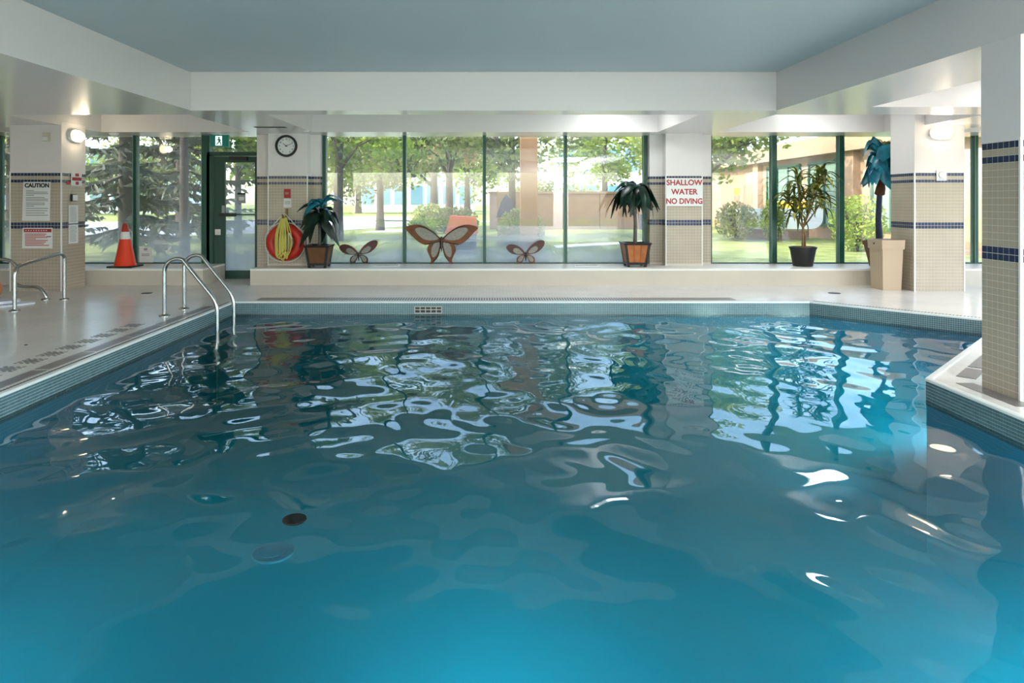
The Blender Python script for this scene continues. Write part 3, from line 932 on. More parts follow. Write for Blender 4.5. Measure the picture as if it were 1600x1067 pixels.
for k in range(9): b.box(-.18 + k * .038, -.0115, .107, -.165 + k * .038, -.010, .123)
tag(b.build('header_print', M['paper'], t), kind='stuff')
b = MB()
for k, (w, wd) in enumerate([(.32, 0), (.30, 0), (.33, 0), (.16, 0), (.34, 0), (.31, 0), (.28, 0), (.36, 0)]):
    zz = .062 - k * .024; b.box(-.19, -.010, zz - .008, -.19 + w, -.008, zz + .008)
b.build('printed_lines', M['pinkprint'], t)
b = MB(); b.box(.13, -.010, .018, .20, -.008, .03); b.build('black_print', M['blackprint'], t)
# notices on its right face
def side(name, label, cat, y, z): return empty(name, label, cat, (-6.392, y, z), PI / 2)
t = side('red_warning_sign', 'small white and red sign on the side face of the left column', 'sign', 10.55, 1.675)
b = MB(); b.box(-.13, -.008, -.09, .14, 0, .11); b.build('board', M['paper'], t)
b = MB(); b.box(-.03, -.010, .055, .06, -.008, .10); b.box(-.11, -.010, -.01, .13, -.008, .04); b.box(-.02, -.010, -.075, .055, -.008, -.025); b.build('red_print', M['redprint'], t)
b = MB(); b.box(-.24, -.006, -.075, -.16, 0, -.03); b.build('red_tab', M['redprint'], t)
t = side('thermostat', 'small white wall switch in dark frame on the side of the left column', 'switch', 10.48, 1.40)
b = MB(); b.box(-.065, -.02, -.055, .065, 0, .055); b.build('frame', M['black'], t)
b = MB(); b.box(-.045, -.028, -.045, .07, -.02, .045); b.build('plate', M['white'], t)
t = side('paper_notices', 'two white printed sheets taped one above the other on column side', 'notice', 10.48, 1.00)
for z0, z1 in ((-.30, -.01), (.005, .285)):
    b = MB(); b.box(-.12, -.004, z0, .12, 0, z1); sh = b.build('sheet', M['paper'], t)
    b = MB(); zz = z1 - .03
    while zz > z0 + .02: b.box(-.085, -.0055, zz, .085 - random.random() * .03, -.004, zz + .006); zz -= .019
    b.build('printed_lines', M['greyprint'], sh)
t = empty('motion_sensor', 'beige box sensor high on the front of the left column', 'sensor', (-6.60, 10.19, 2.3))
b = MB(); b.prism([(-.045, 0, -.06), (.045, 0, -.06), (.045, 0, .07), (-.045, 0, .07)], (0, -.05, 0)); b.build('body', mat('sensor_beige', rgb(206, 196, 180), .5), t)
b = MB(); b.prism([(-.035, -.05, -.05), (.035, -.05, -.05), (.035, -.05, .0), (-.035, -.05, .0)], (0, -.012, 0)); b.build('lens', M['white'], t)
# notice on the window
t = empty('window_notice', 'white printed notice taped low on the pane right of the cone', 'notice', (-5.98, WZ - .03, .42))
b = MB(); b.prism([(-.11, 0, -.14), (.13, 0, -.14), (.10, 0, .13), (-.11, 0, .14)], (0, -.003, 0)); b.build('sheet', M['paper'], t)
b = MB(); b.box(-.03, -.005, .07, .03, -.003, .11); b.box(-.07, -.005, .0, .07, -.003, .012); b.box(-.07, -.005, -.025, .07, -.003, -.013); b.build('printed_lines', M['greyprint'], t)

# ------------------------------------------------------------------ traffic cone
t = empty('traffic_cone', 'orange traffic cone with white collar on the window ledge', 'cone', (-6.02, 11.28, LED))
b = MB(); b.box(-.20, -.20, 0, .20, .20, .025); b.build('base', M['black'], t)
b = MB(); b.lathe([(.175, .025), (.165, .05), (.083, .46)], (0, 0, 0), 28); b.build('body', M['cone'], t, True)
b = MB(); b.lathe([(.0835, .46), (.061, .58)], (0, 0, 0), 28); b.build('reflective_collar', M['paper'], t, True)
b = MB(); b.lathe([(.061, .58), (.038, .70), (.03, .715), (0, .715)], (0, 0, 0), 28); b.build('tip', M['conetop'], t, True)

# ------------------------------------------------------------------ stainless pool ladder and rails
def flange(parent, x, y):
    q = MB(); q.lathe([(.062, 0), (.062, .008), (.045, .02), (.028, .024)], (x, y, 0), 24); q.build('flange', M['steel'], parent, True)
t = empty('pool_ladder', 'stainless steel ladder rails curving from the left deck into the water', 'ladder', (-3.5, 8.28, 0))
for yy, nm in ((-.26, 0), (.26, 1)):
    pts = [(-.32, yy, 0), (-.32, yy, .78), (.02, yy, .66), (.30, yy, .20), (.30, yy, -1.0)]
    pts = [(-.32, yy, 0), (-.32, yy, .52)]
    for k in range(1, 9):                                   # round top
        a = PI - k / 9 * math.radians(128)
        pts.append((-.32 + .155 + .155 * math.cos(a), yy, .52 + .155 * math.sin(a)))
    pts += [(-.045, yy, .585), (.30, yy, .16), (.30, yy, -1.05)]
    path = [Vector(p) for p in pts[:-3]] + round_path([Vector(p) for p in pts[-4:]], [.03, .13])[1:]
    b = MB(); b.tube(path, .023, 14); b.build('rail', M['steel'], t, True)
    flange(t, -.32, yy)
for zz in (-.35, -.62, -.9):
    b = MB(); b.box(.25, -.25, zz, .35, .25, zz + .025); b.build('step', M['white'], t)
t = empty('deck_handrail', 'stainless steel handrail bent over two posts in front of caution column', 'handrail', (-5.83, 8.87, 0))
b = MB(); b.tube(round_path([(0, -.49, 0), (0, -.49, .545), (0, .40, .64), (0, .49, .60), (0, .49, 0)], [.12, .1, .1]), .023, 14); b.build('rail', M['steel'], t, True)
flange(t, 0, -.49); flange(t, 0, .49)
t = empty('spa_grab_rail', 'stainless steel S-bent grab rail with low bar, behind the two-post handrail', 'handrail', (-6.07, 9.34, 0))
b = MB(); b.tube(smooth_curve([(-1.15, 0, .56), (-.7, 0, .555), (-.52, 0, .545), (-.42, 0, .48), (-.40, 0, .40), (-.455, .02, .32), (-.44, .02, .23), (-.36, .02, .185), (-.25, .0, .18), (-.13, 0, .175), (-.05, 0, .13), (0, 0, .05), (0, 0, 0)], 6, closed=False), .022, 12); b.build('rail', M['steel'], t, True)
flange(t, 0, 0)
# drains in the deck
b = MB(); b.lathe([(.075, -.002), (.075, .004), (.06, .006), (0, .006)], (0, 0, 0), 24)
tag(b.build('floor_drain', M['slot'], loc=(-5.02, 10.0, 0)), 'dark round floor drain on the deck in front of the cone ledge', 'drain')
b = MB(); b.lathe([(.085, -.002), (.085, .004), (.07, .006), (0, .006)], (0, 0, 0), 24)
tag(b.build('floor_drain', M['slot'], loc=(5.05, 10.0, 0)), 'dark round floor drain on the deck left of the beige bin', 'drain')
b = MB(); b.lathe([(.014, -.002), (.014, .004), (0, .006)], (0, 0, 0), 14)
tag(b.build('floor_plug', M['black'], loc=(-3.91 - .45, 6.42, 0)), 'tiny dark plug in the left deck near the snowflake inlays', 'plug')

# towel, ball
t = empty('printed_towel', 'white folded towel with blue grey print on the left deck', 'towel', (-6.45, 8.75, 0))
b = MB()
def slab(bb, poly, z0, z1):
    bb.prism([(p[0], p[1], z0) for p in poly], (0, 0, z1 - z0))
low = smooth_curve([(-.55, -.55), (-.1, -.5), (.2, -.15), (.44, .16), (.42, .28), (.1, .32), (-.55, .30)], 5)
b.prism([(p.x, p.y, 0) for p in low], (0, 0, .02)); b.build('lower_layer', M['towel'], t, True)
up = smooth_curve([(-.55, -.18), (.0, -.05), (.22, .16), (.2, .34), (-.1, .4), (-.55, .38)], 5)
b = MB(); b.prism([(p.x, p.y, .02) for p in up], (0, 0, .03)); b.build('upper_layer', M['towel'], t, True)
b = MB()
for k in range(7):
    a = k * 1.1; cx, cy = -.36 + (k % 4) * .14, -.02 + (k // 4) * .17
    b.tube([(cx + .045 * math.cos(q * PI / 5), cy + .03 * math.sin(q * PI / 5), .0505) for q in range(9)], .006, 5)
for k in range(4):
    cx, cy = -.1 + k * .12, -.28 + k * .1
    b.tube([(cx + .06 * math.cos(q * PI / 5), cy + .03 * math.sin(q * PI / 5), .0205) for q in range(9)], .006, 5)
tag(b.build('print', M['towelprint'], t), kind='stuff')
b = MB()
prof = [(0, 0)] + [(.165 * math.sin(PI * k / 18), .165 - .165 * math.cos(PI * k / 18)) for k in range(1, 18)] + [(0, .33)]
b.lathe([(max(r, .0001), h * .95) for r, h in prof], (0, 0, 0), 28)
tag(b.build('tan_ball', M['ball'], smooth=True, loc=(-6.52, 8.86, .052)), 'tan orange ball resting on the white printed towel', 'ball')

# ------------------------------------------------------------------ butterflies standing against the glass
def poly3(pts, y): return [(p[0], y, p[1]) for p in pts]
def wing(name, root, out, inner, s, m, y=0.0, flip=False, cx=0, zb=0):
    def cv(pts): return [((-(p[0] - cx) if flip else (p[0] - cx)) * s, (zb - p[1]) * s) for p in pts]
    o = [(p.x, p.y) for p in smooth_curve([(a, c) for a, c in cv(out)], 4)]
    b = MB(); b.prism(poly3(o, y), (0, .012, 0)); w = b.build(name, m, root)
    i = [(p.x, p.y) for p in smooth_curve([(a, c) for a, c in cv(inner)], 4)]
    b = MB(); b.prism(poly3(i, y - .004), (0, .02, 0)); b.build('wing_panel', M['wingpanel'], w)
    return w
def vein(bb, pts, s, cx, zb, flip, r=.006):
    bb.tube([((-(p[0] - cx) if flip else (p[0] - cx)) * s, -.006, (zb - p[1]) * s) for p in pts], r, 6)
S = 11.80 / FPX / 4.444
BUP = [(757, 195), (700, 140), (640, 103), (580, 90), (530, 97), (500, 112), (530, 145), (560, 178), (600, 212), (640, 229), (690, 222), (735, 205)]
BUI = [(735, 183), (690, 143), (640, 116), (590, 110), (573, 128), (600, 165), (640, 192), (695, 198)]
BLP = [(752, 205), (705, 203), (668, 228), (655, 265), (668, 300), (682, 335), (676, 367), (705, 345), (732, 312), (744, 270)]
BLI = [(742, 214), (710, 215), (687, 250), (684, 290), (696, 316), (720, 300), (738, 255)]
t = empty('metal_butterfly', 'large rust brown metal butterfly standing against the middle window', 'butterfly', ((755 * S * 4.444 / 4.444) * 0 + (520 + 755 / 4.444 - 765) * 11.80 / FPX, 11.78, LED))
for fl in (False, True):
    wing('upper_wing', t, BUP, BUI, S, M['rust'], 0, fl, 755, 362)
    wing('lower_wing', t, BLP, BLI, S, M['rust'], .013, fl, 755, 362)
b = MB()
for fl in (False, True):
    vein(b, [(750, 195), (700, 143), (640, 108), (590, 95)], S, 755, 362, fl, .007); vein(b, [(750, 205), (700, 215), (640, 226)], S, 755, 362, fl, .006)
    vein(b, [(750, 215), (742, 270), (730, 310), (700, 345)], S, 755, 362, fl, .006)
b.build('wing_edging', M['rust_dark'], t)
b = MB(); b.tube([(0, -.012, (362 - q) * S) for q in (172, 185, 200, 225, 255, 275)], [.012, .022, .02, .026, .014, .006], 10); b.build('body', M['rust_dark'], t, True)
SUL = [(180, 290), (150, 252), (110, 230), (70, 226), (46, 245), (60, 272), (90, 292), (130, 298), (165, 296)]
SUR = [(185, 288), (200, 255), (235, 220), (275, 199), (307, 200), (312, 222), (297, 250), (262, 280), (222, 293), (195, 295)]
SIL = [(163, 285), (130, 256), (103, 254), (95, 272), (118, 291), (150, 292)]
SIR = [(199, 285), (217, 256), (248, 238), (266, 250), (255, 272), (225, 288)]
SLL = [(177, 299), (140, 305), (120, 325), (122, 361), (135, 352), (155, 352), (167, 330)]
SLI = [(170, 305), (143, 310), (129, 330), (133, 346), (152, 344), (163, 325)]
mir = lambda L: [(364 - x, y) for x, y in L]
def small_butterfly(label, px, lower_m):
    t = empty('metal_butterfly', label, 'butterfly', ((px - 765) * 11.80 / FPX, 11.78, LED), group='small butterflies on the ledge')
    wing('upper_wing', t, SUL, SIL, S, M['maroon'], 0, False, 182, 362); wing('upper_wing', t, SUR, SIR, S, M['maroon'], 0, False, 182, 362)
    wing('lower_wing', t, SLL, SLI, S, lower_m, .013, False, 182, 362); wing('lower_wing', t, mir(SLL), mir(SLI), S, lower_m, .013, False, 182, 362)
    q = MB(); q.tube([(0, -.01, (362 - k) * S) for k in (280, 292, 305, 340)], [.01, .018, .016, .006], 10); q.build('body', M['rust_dark'], t, True)
small_butterfly('small dark red metal butterfly with black lower wings right of the left palm', 520 + 182 / 4.444, M['rust_dark'])
small_butterfly('small dark red metal butterfly with brown lower wings right of the large butterfly', 520 + 1340 / 4.444, M['rust'])

# ------------------------------------------------------------------ plants
def blade_mesh(name, L, W, rise, droop, m, segs=7, fold=.25, tip=0.0, prof=None):
    """leaf along +x: rises, arches and droops"""
    b = MB(); rows = []
    for i in range(segs + 1):
        t = i / segs
        x = L * (t - .18 * droop * t * t)
        z = rise * L * math.sin(min(1, t * 1.35) * PI * .5) * (1 - .2 * t) - droop * L * t ** 2.2
        w = W * (prof(t) if prof else max(tip, math.sin(PI * min(1, .08 + t * .92)) ** .7)) * .5
        rows.append([(x, -w, z - fold * w), (x, 0, z + fold * w), (x, w, z - fold * w)])
    for r in rows: b.v += r
    for i in range(segs):
        for k in range(2):
            a = i * 3 + k
            b.f.append((a, a + 3, a + 4, a + 1)); b.m.append(0)
    return b.mesh(name, m, True)
def square_pot(name, root, wt, wb, h, wood):
    p = empty(name, None, None, (0, 0, 0), parent=root)
    b = MB(); t2, b2 = wt / 2, wb / 2
    ft = .05
    def ring(bb, half0, z0, half1, z1, thick, mi=0):
        a = [(half0, half0, z0), (-half0, half0, z0), (-half0, -half0, z0), (half0, -half0, z0)]
        c = [(half1, half1, z1), (-half1, half1, z1), (-half1, -half1, z1), (half1, -half1, z1)]
        a2 = [(x * (1 - thick / half0), y * (1 - thick / half0), z) for x, y, z in a]
        c2 = [(x * (1 - thick / half1), y * (1 - thick / half1), z) for x, y, z in c]
        for i in range(4):
            j = (i + 1) % 4
            bb.face([a[i], a[j], c[j], c[i]]); bb.face([a2[j], a2[i], c2[i], c2[j]]); bb.face([c[i], c[j], c2[j], c2[i]]); bb.face([a[j], a[i], a2[i], a2[j]])
    hw = lambda z: b2 + (t2 - b2) * z / h
    ring(b, hw(h - .035) + .012, h - .035, t2 + .022, h, .05); b.build('rim', M['potframe'], p)
    b = MB(); ring(b, hw(ft) + .008, ft - .01, hw(ft + .03) + .008, ft + .03, .05); b.build('bottom_rail', M['potframe'], p)
    for i in range(4):
        a = i * PI / 2
        ca, sa = math.cos(a), math.sin(a)
        R = lambda x, y, z: (x * ca - y * sa, x * sa + y * ca, z)
        for k in range(3):                                    # three boards on each side
            u0, u1 = -1 + k * 2 / 3 + .02, -1 + (k + 1) * 2 / 3 - .02
            z0, z1 = ft + .02, h - .03
            q = MB()
            q.face([R(hw(z0) * u0 * .86, -hw(z0), z0), R(hw(z0) * u1 * .86, -hw(z0), z0), R(hw(z1) * u1 * .86, -hw(z1), z1), R(hw(z1) * u0 * .86, -hw(z1), z1)])
            q.face([R(hw(z0) * u1 * .86, -hw(z0) + .02, z0), R(hw(z0) * u0 * .86, -hw(z0) + .02, z0), R(hw(z1) * u0 * .86, -hw(z1) + .02, z1), R(hw(z1) * u1 * .86, -hw(z1) + .02, z1)])
            q.build('board', wood, p)
        q = MB(); q.prism([R(hw(0) - .035, -hw(0) + .035, 0), R(hw(0) + .006, -hw(0) + .035, 0), R(hw(0) + .006, -hw(0) - .006, 0), R(hw(0) - .035, -hw(0) - .006, 0)], R(t2 - b2, -(t2 - b2), h - .01))
        q.build('post', M['potframe'], p)
    b = MB(); b.box(-hw(h - .09) + .03, -hw(h - .09) + .03, h - .08, hw(h - .09) - .03, hw(h - .09) - .03, h - .045); b.build('soil', M['soil'], p)
    return p
random.seed(21)
# left palm: broad hanging leaves, teal ones at the crown
t = empty('potted_palm', 'dark green potted palm with teal top leaves beside the life ring', 'plant', (-2.80, 11.22, LED), group='palms in square wooden pots')
square_pot('pot', t, .38, .28, .37, M['wood_dark'])
b = MB(); b.tube([(0, 0, .3), (.01, 0, .5), (.0, 0, .72), (0.02, 0, .86)], [.03, .024, .022, .018], 8); b.build('stem', M['trunk_grey'], t, True)
pl = lambda u: (math.sin(PI * min(1, .05 + u * .93)) ** .75)
lf = [blade_mesh('leaf', .50, .15, .34, .80, M['leaf_dark'], prof=pl), blade_mesh('leaf', .44, .14, .5, .55, M['leaf_dark'], prof=pl), blade_mesh('leaf', .56, .16, .22, 1.15, M['leaf_dark'], prof=pl)]
for i in range(26):
    child('leaf', lf[i % 3], t, (.01, 0, .80 + .03 * (i % 5)), (random.uniform(-.7, .7), random.uniform(-.15, .5), i * 2.4 + random.uniform(-.3, .3)), (random.uniform(.7, 1.0),) * 3)
tl = [blade_mesh('teal_leaf', .36, .13, .5, .4, M['leaf_teal']), blade_mesh('teal_leaf', .44, .14, .35, .75, M['leaf_teal'])]
for i in range(8):
    o = child('teal_leaf', tl[i % 2], t, (.04, -.02, .98 + .025 * (i % 4)), (random.uniform(-.5, .5), random.uniform(-.6, .1), i * 2.1), (random.uniform(.7, 1.0),) * 3)
    o['label'] = 'teal blue leaf'
# right palm: umbrella of long drooping leaves on a straight stem
t = empty('potted_palm', 'dark umbrella shaped potted palm beside the shallow water pier', 'plant', (2.42, 11.36, LED), group='palms in square wooden pots')
square_pot('pot', t, .42, .30, .40, M['wood'])
b = MB(); b.tube([(0, 0, .33), (.005, 0, .7), (-.01, 0, 1.05), (-.01, 0, 1.3)], [.034, .028, .028, .024], 10); b.build('stem', M['trunk_grey'], t, True)
lf = [blade_mesh('leaf', .50, .17, .30, 1.05, M['leaf_dark'], 8, prof=pl), blade_mesh('leaf', .44, .16, .42, .80, M['leaf_dark'], 8, prof=pl), blade_mesh('leaf', .58, .12, .30, 1.1, M['leaf_dark'], 8, prof=pl)]
for i in range(38):
    child('leaf', lf[i % 3], t, (-.01, 0, 1.24 + .02 * (i % 5)), (random.uniform(-.7, .7), random.uniform(-.2, .35), i * 2.4 + random.uniform(-.3, .3)), (random.uniform(.75, 1.02),) * 3)
# bin
t = empty('beige_bin', 'tall beige plastic bin with thick rim standing on the deck beside column', 'bin', (6.085, 10.48, 0))
b = MB()
def taper(bb, x0, y0, x1, y1, z):
    a = [(-x0, -y0, z[0]), (x0, -y0, z[0]), (x0, y0, z[0]), (-x0, y0, z[0])]
    c = [(-x1, -y1, z[1]), (x1, -y1, z[1]), (x1, y1, z[1]), (-x1, y1, z[1])]
    for i in range(4):
        j = (i + 1) % 4; bb.face([a[i], a[j], c[j], c[i]])
    bb.face(a[::-1]); bb.face(c)
taper(b, .138, .16, .156, .179, (0, .63)); b.build('body', M['bin'], t)
b = MB(); taper(b, .170, .194, .175, .199, (.62, .76)); b.build('rim', M['bin'], t)
b = MB(); b.prism([(-.14, -.165, .7605), (.14, -.165, .7605), (.14, .165, .7605), (-.14, .165, .7605)], (0, 0, .004)); b.build('opening', M['bin_dark'], t)
b = MB(); b.lathe([(.016, 0), (.016, .006), (0, .008)], (-.176, 0.02, .70), 12, axis='x'); b.build('pivot', M['black'], t)
# teal palm in a brown pot behind the bin
t = empty('teal_palm', 'artificial palm with teal crown in brown pot behind the beige bin', 'plant', (6.50, 11.38, LED))
b = MB(); b.lathe([(.16, 0), (.17, .01), (.265, .36), (.285, .36), (.29, .43), (.26, .43), (.25, .38), (0, .38)], (0, 0, 0), 6); b.build('pot', M['bin_dark'], t)
b = MB(); b.tube([(0, 0, .36), (-.02, 0, .8), (.0, 0, 1.2), (.03, 0, 1.5)], [.055, .045, .043, .045], 10); b.build('trunk', M['trunk_navy'], t, True)
b = MB(); b.tube([(.0, 0, 1.17), (.0, 0, 1.2), (.02, 0, 1.3), (.03, 0, 1.42)], [.03, .08, .075, .05], 12); b.build('fibre_collar', M['trunk_brown'], t, True)
pf = lambda u: (math.sin(PI * min(1, .1 + u * .86)) ** .5)
lf = [blade_mesh('teal_leaf', .42, .27, .85, 1.0, M['leaf_deepteal'], 9, .5, prof=pf), blade_mesh('teal_leaf', .40, .26, .60, 1.2, M['leaf_deepteal'], 9, .6, prof=pf), blade_mesh('teal_leaf', .34, .26, 1.0, .9, M['leaf_deepteal'], 9, .5, prof=pf)]
for i in range(26):
    k = i % 3
    z = [1.68, 1.54, 1.84][k] + .025 * (i % 5)
    child('teal_leaf', lf[k], t, (.02, 0, z), (random.uniform(-.8, .8), random.uniform(-.3, .3), i * 2.4 + random.uniform(-.3, .3)), (random.uniform(.65, .98),) * 3)
sp = blade_mesh('spike_leaf', .30, .03, .5, .25, M['leaf_yellow'], 5)
for i in range(11):
    child('spike_leaf', sp, t, (.08, 0, 1.93), (0, random.uniform(-.8, -.1), i * 2.4), (random.uniform(.7, 1.0),) * 3)
# dracaena in a black tub
t = empty('dracaena', 'tall branching potted dracaena with spiky olive leaves in black tub', 'plant', (5.24, 11.42, LED))
b = MB(); b.lathe([(.15, 0), (.155, .01), (.205, .29), (.215, .29), (.218, .325), (.2, .325), (.195, .29), (0, .29)], (0, 0, 0), 28); b.build('tub', M['black'], t, True)
b = MB(); b.lathe([(.195, .28), (.15, .315), (.07, .335), (0, .34)], (0, 0, 0), 20); b.build('soil', M['soil'], t, True)
heads = [(-.13, .86, -.02), (-.02, 1.04, .06), (-.08, 1.42, .02), (.13, 1.16, -.06), (.27, 1.32, .03), (.33, 1.52, .0), (.33, 1.04, .08), (-.2, 1.1, .1)]
fork = Vector((.0, 0, .64))
for i, (hx, hz, hy) in enumerate(heads):
    b = MB()
    mid = Vector((hx * .45, hy * .5, .64 + (hz - .64) * .42))
    b.tube(smooth_curve([fork, mid, (hx, hy, hz)], 4, closed=False), [.014] * 5 + [.011] * 4, 7); b.build('branch', M['stem'], t, True)
for xx in (-.005, .04):
    b = MB(); b.tube([(xx, .02 * (xx > 0), .3), (xx + .003, 0, .5), (0, 0, .66)], [.019, .016, .016], 8); b.build('stem', M['stem'], t, True)
dl = [blade_mesh('leaf', .38, .056, .30, .75, M['leaf_olive'], 6), blade_mesh('leaf', .36, .052, .55, .35, M['leaf_olive'], 6), blade_mesh('leaf', .34, .046, .42, .5, M['leaf_yellow'], 6)]
for i, (hx, hz, hy) in enumerate(heads):
    for k in range(22):
        child('leaf', dl[(k * 5 + i) % 3], t, (hx, hy, hz - .07 + .006 * k), (random.uniform(-.2, .2), .45 - k * .06 + random.uniform(-.2, .2), k * 2.4 + i), (random.uniform(.75, 1.1),) * 3)

# ------------------------------------------------------------------ outside: ground, road, planting, buildings
def ground_mat(name, c1, c2, sc):
    m = bpy.data.materials.new(name); m.use_nodes = True
    n, l = m.node_tree.nodes, m.node_tree.links
    p = n['Principled BSDF']; p.inputs['Roughness'].default_value = .9; p.inputs['Specular IOR Level'].default_value = .1
    g = n.new('ShaderNodeNewGeometry')
    no = n.new('ShaderNodeTexNoise'); no.inputs['Scale'].default_value = sc; no.inputs['Detail'].default_value = 8
    l.new(g.outputs['Position'], no.inputs['Vector'])
    ra = n.new('ShaderNodeValToRGB'); ra.color_ramp.elements[0].position = .35; ra.color_ramp.elements[1].position = .65
    ra.color_ramp.elements[0].color = c1; ra.color_ramp.elements[1].color = c2
    l.new(no.outputs['Fac'], ra.inputs['Fac']); l.new(ra.outputs['Color'], p.inputs['Base Color'])
    return m
M['lawn'] = ground_mat('lawn', rgb(104, 114, 56), rgb(142, 146, 84), 2.2)
M['road'] = ground_mat('asphalt', rgb(150, 152, 160), rgb(164, 166, 174), 1.0)
M['pathc'] = ground_mat('path_concrete', rgb(206, 200, 190), rgb(218, 212, 204), 1.5)
M['stucco'] = mat('peach_stucco', rgb(154, 124, 98), 0.8, var=.05, vscale=2, bump=.2)
M['stucco_brown'] = mat('brown_stucco', rgb(136, 104, 82), 0.8, var=.08, vscale=2, bump=.2)
M['pillar'] = mat('tan_pillar', rgb(168, 116, 74), 0.8, var=.08, vscale=2)
M['bark'] = mat('bark', rgb(66, 56, 50), .9, var=.25, vscale=8, bump=.6)
M['farwall'] = mat('pale_render', rgb(214, 222, 226), .7)
M['farglass'] = mat('blue_glazing', rgb(110, 156, 176), .15, spec=.8)
M['wingglass'] = mat('wing_glazing', rgb(120, 140, 128), .08, spec=.9)
M['leaf_a'] = leaf_mat('leaf_spring', rgb(96, 122, 40), rgb(170, 182, 84), .9, .5, .45)
M['leaf_b'] = leaf_mat('leaf_mid', rgb(84, 98, 56), rgb(150, 154, 92), .9, .5, .4)
M['leaf_c'] = leaf_mat('leaf_autumn', rgb(130, 112, 62), rgb(178, 150, 104), .9, .5, .4)
M['needle'] = leaf_mat('needle', rgb(54, 60, 50), rgb(94, 98, 80), .9, .6, .25)
M['hedge'] = leaf_mat('hedge_leaf', rgb(104, 120, 60), rgb(196, 196, 130), 1.4, .5, .35)
M['white_out'] = mat('white_gloss', rgb(236, 236, 236), .35)
M['yellow_out'] = mat('yellow_plaque', rgb(196, 156, 40), .6)
M['orange_out'] = mat('orange_cover', rgb(226, 84, 50), .6)
M['dark_out'] = mat('dark_cover', rgb(48, 56, 74), .7)
GZ = -0.06
b = MB(); b.face([(-120, 12.1, GZ), (120, 12.1, GZ), (120, 200, GZ), (-120, 200, GZ)])
b.face([(-120, -30, GZ - .05), (-10.2, -30, GZ - .05), (-10.2, 12.1, GZ - .05), (-120, 12.1, GZ - .05)])
b.face([(10.2, -30, GZ - .05), (120, -30, GZ - .05), (120, 12.1, GZ - .05), (10.2, 12.1, GZ - .05)])
b.face([(-10.2, -30, GZ - .05), (10.2, -30, GZ - .05), (10.2, -4.2, GZ - .05), (-10.2, -4.2, GZ - .05)])
lawn = struct(b.build('lawn_ground', M['lawn']))
def strip(name, pts, m, z=.015):
    q = MB(); q.prism([(x, y, GZ - .02) for x, y in pts], (0, 0, .02 + z)); return struct(q.build(name, m))
strip('road', [(-60, 29), (-20, 27), (-13, 27), (-8, 30), (-4, 38), (-2, 60), (-14, 60), (-16, 46), (-22, 41), (-60, 42)], M['road'])
strip('path', [(-8, 46), (30, 40), (30, 41.5), (-8, 48.5)], M['pathc'])
strip('path', [(-5.6, 30), (-1.3, 31), (-1.3, 33), (-5, 33.5)], M['pathc'])
strip('kerb', [(-60, 42.1), (-22, 41.1), (-16, 46.2), (-14, 60), (-14.3, 60), (-16.4, 46.5), (-22.2, 41.5), (-60, 42.5)], M['pathc'], .12)
strip('path', [(2.0, 20.2), (7.0, 24.2), (7.0, 25.0), (2.0, 21.4)], M['pathc'])

def leaves(bb, c, rad, nleaf, size, clumps=0, seed=0, flat=0.0, droop=None, mi=0):
    rg = random.Random(seed)
    cs = []
    if clumps:
        for k in range(clumps):
            while True:
                p = Vector((rg.uniform(-1, 1), rg.uniform(-1, 1), rg.uniform(-1, 1)))
                if .3 < p.length < 1: break
            cs.append((Vector((p.x * rad[0], p.y * rad[1], p.z * rad[2])), rg.uniform(.22, .42)))
    for i in range(nleaf):
        if clumps:
            cc, r = cs[rg.randrange(clumps)]
            d = Vector((rg.gauss(0, 1), rg.gauss(0, 1), rg.gauss(0, .8))).normalized() * (rg.random() ** .5) * r * rad[0]
            p = cc + d
        else:
            while True:
                p = Vector((rg.uniform(-1, 1), rg.uniform(-1, 1), rg.uniform(-1, 1)))
                if p.length < 1: break
            p = Vector((p.x * rad[0], p.y * rad[1], p.z * rad[2]))
        a = Vector((rg.gauss(0, 1), rg.gauss(0, 1), rg.gauss(0, .7))).normalized()
        w = a.orthogonal().normalized(); w = (w * math.cos(i) + a.cross(w) * math.sin(i))
        s = size * rg.uniform(.6, 1.25)
        o = Vector(c) + p
        bb.face([o - a * s * .5, o - w * s * .28, o + a * s * .5, o + w * s * .28], mi)

def tree(label, x, y, h, tr, cz, rad, nleaf, size, m, seed, clumps=26, lean=0.0, nbr=7):
    t = empty('broadleaf_tree', label, 'tree', (x, y, GZ), group='trees outside')
    rg = random.Random(seed)
    q = MB(); q.tube([(0, 0, 0), (lean * .2, 0, h * .12), (lean * .5, 0, h * .4), (lean, 0, h * .75)], [tr * 1.35, tr, tr * .8, tr * .35], 9); q.build('trunk', M['bark'], t, True)
    q = MB()
    for k in range(nbr):
        a = rg.uniform(0, 2 * PI); z0 = h * rg.uniform(.28, .6); L = rad[0] * rg.uniform(.6, 1.0)
        q.tube([(lean * .5, 0, z0), (lean * .5 + L * .5 * math.cos(a), L * .5 * math.sin(a), z0 + L * .45), (lean * .5 + L * math.cos(a), L * math.sin(a), z0 + L * .6)], [tr * .45, tr * .25, tr * .08], 5)
    q.build('branches', M['bark'], t, True)
    q = MB(); leaves(q, (lean * .7, 0, cz), rad, nleaf, size, clumps, seed); tag(q.build('foliage', m, t), kind='stuff')
    return t
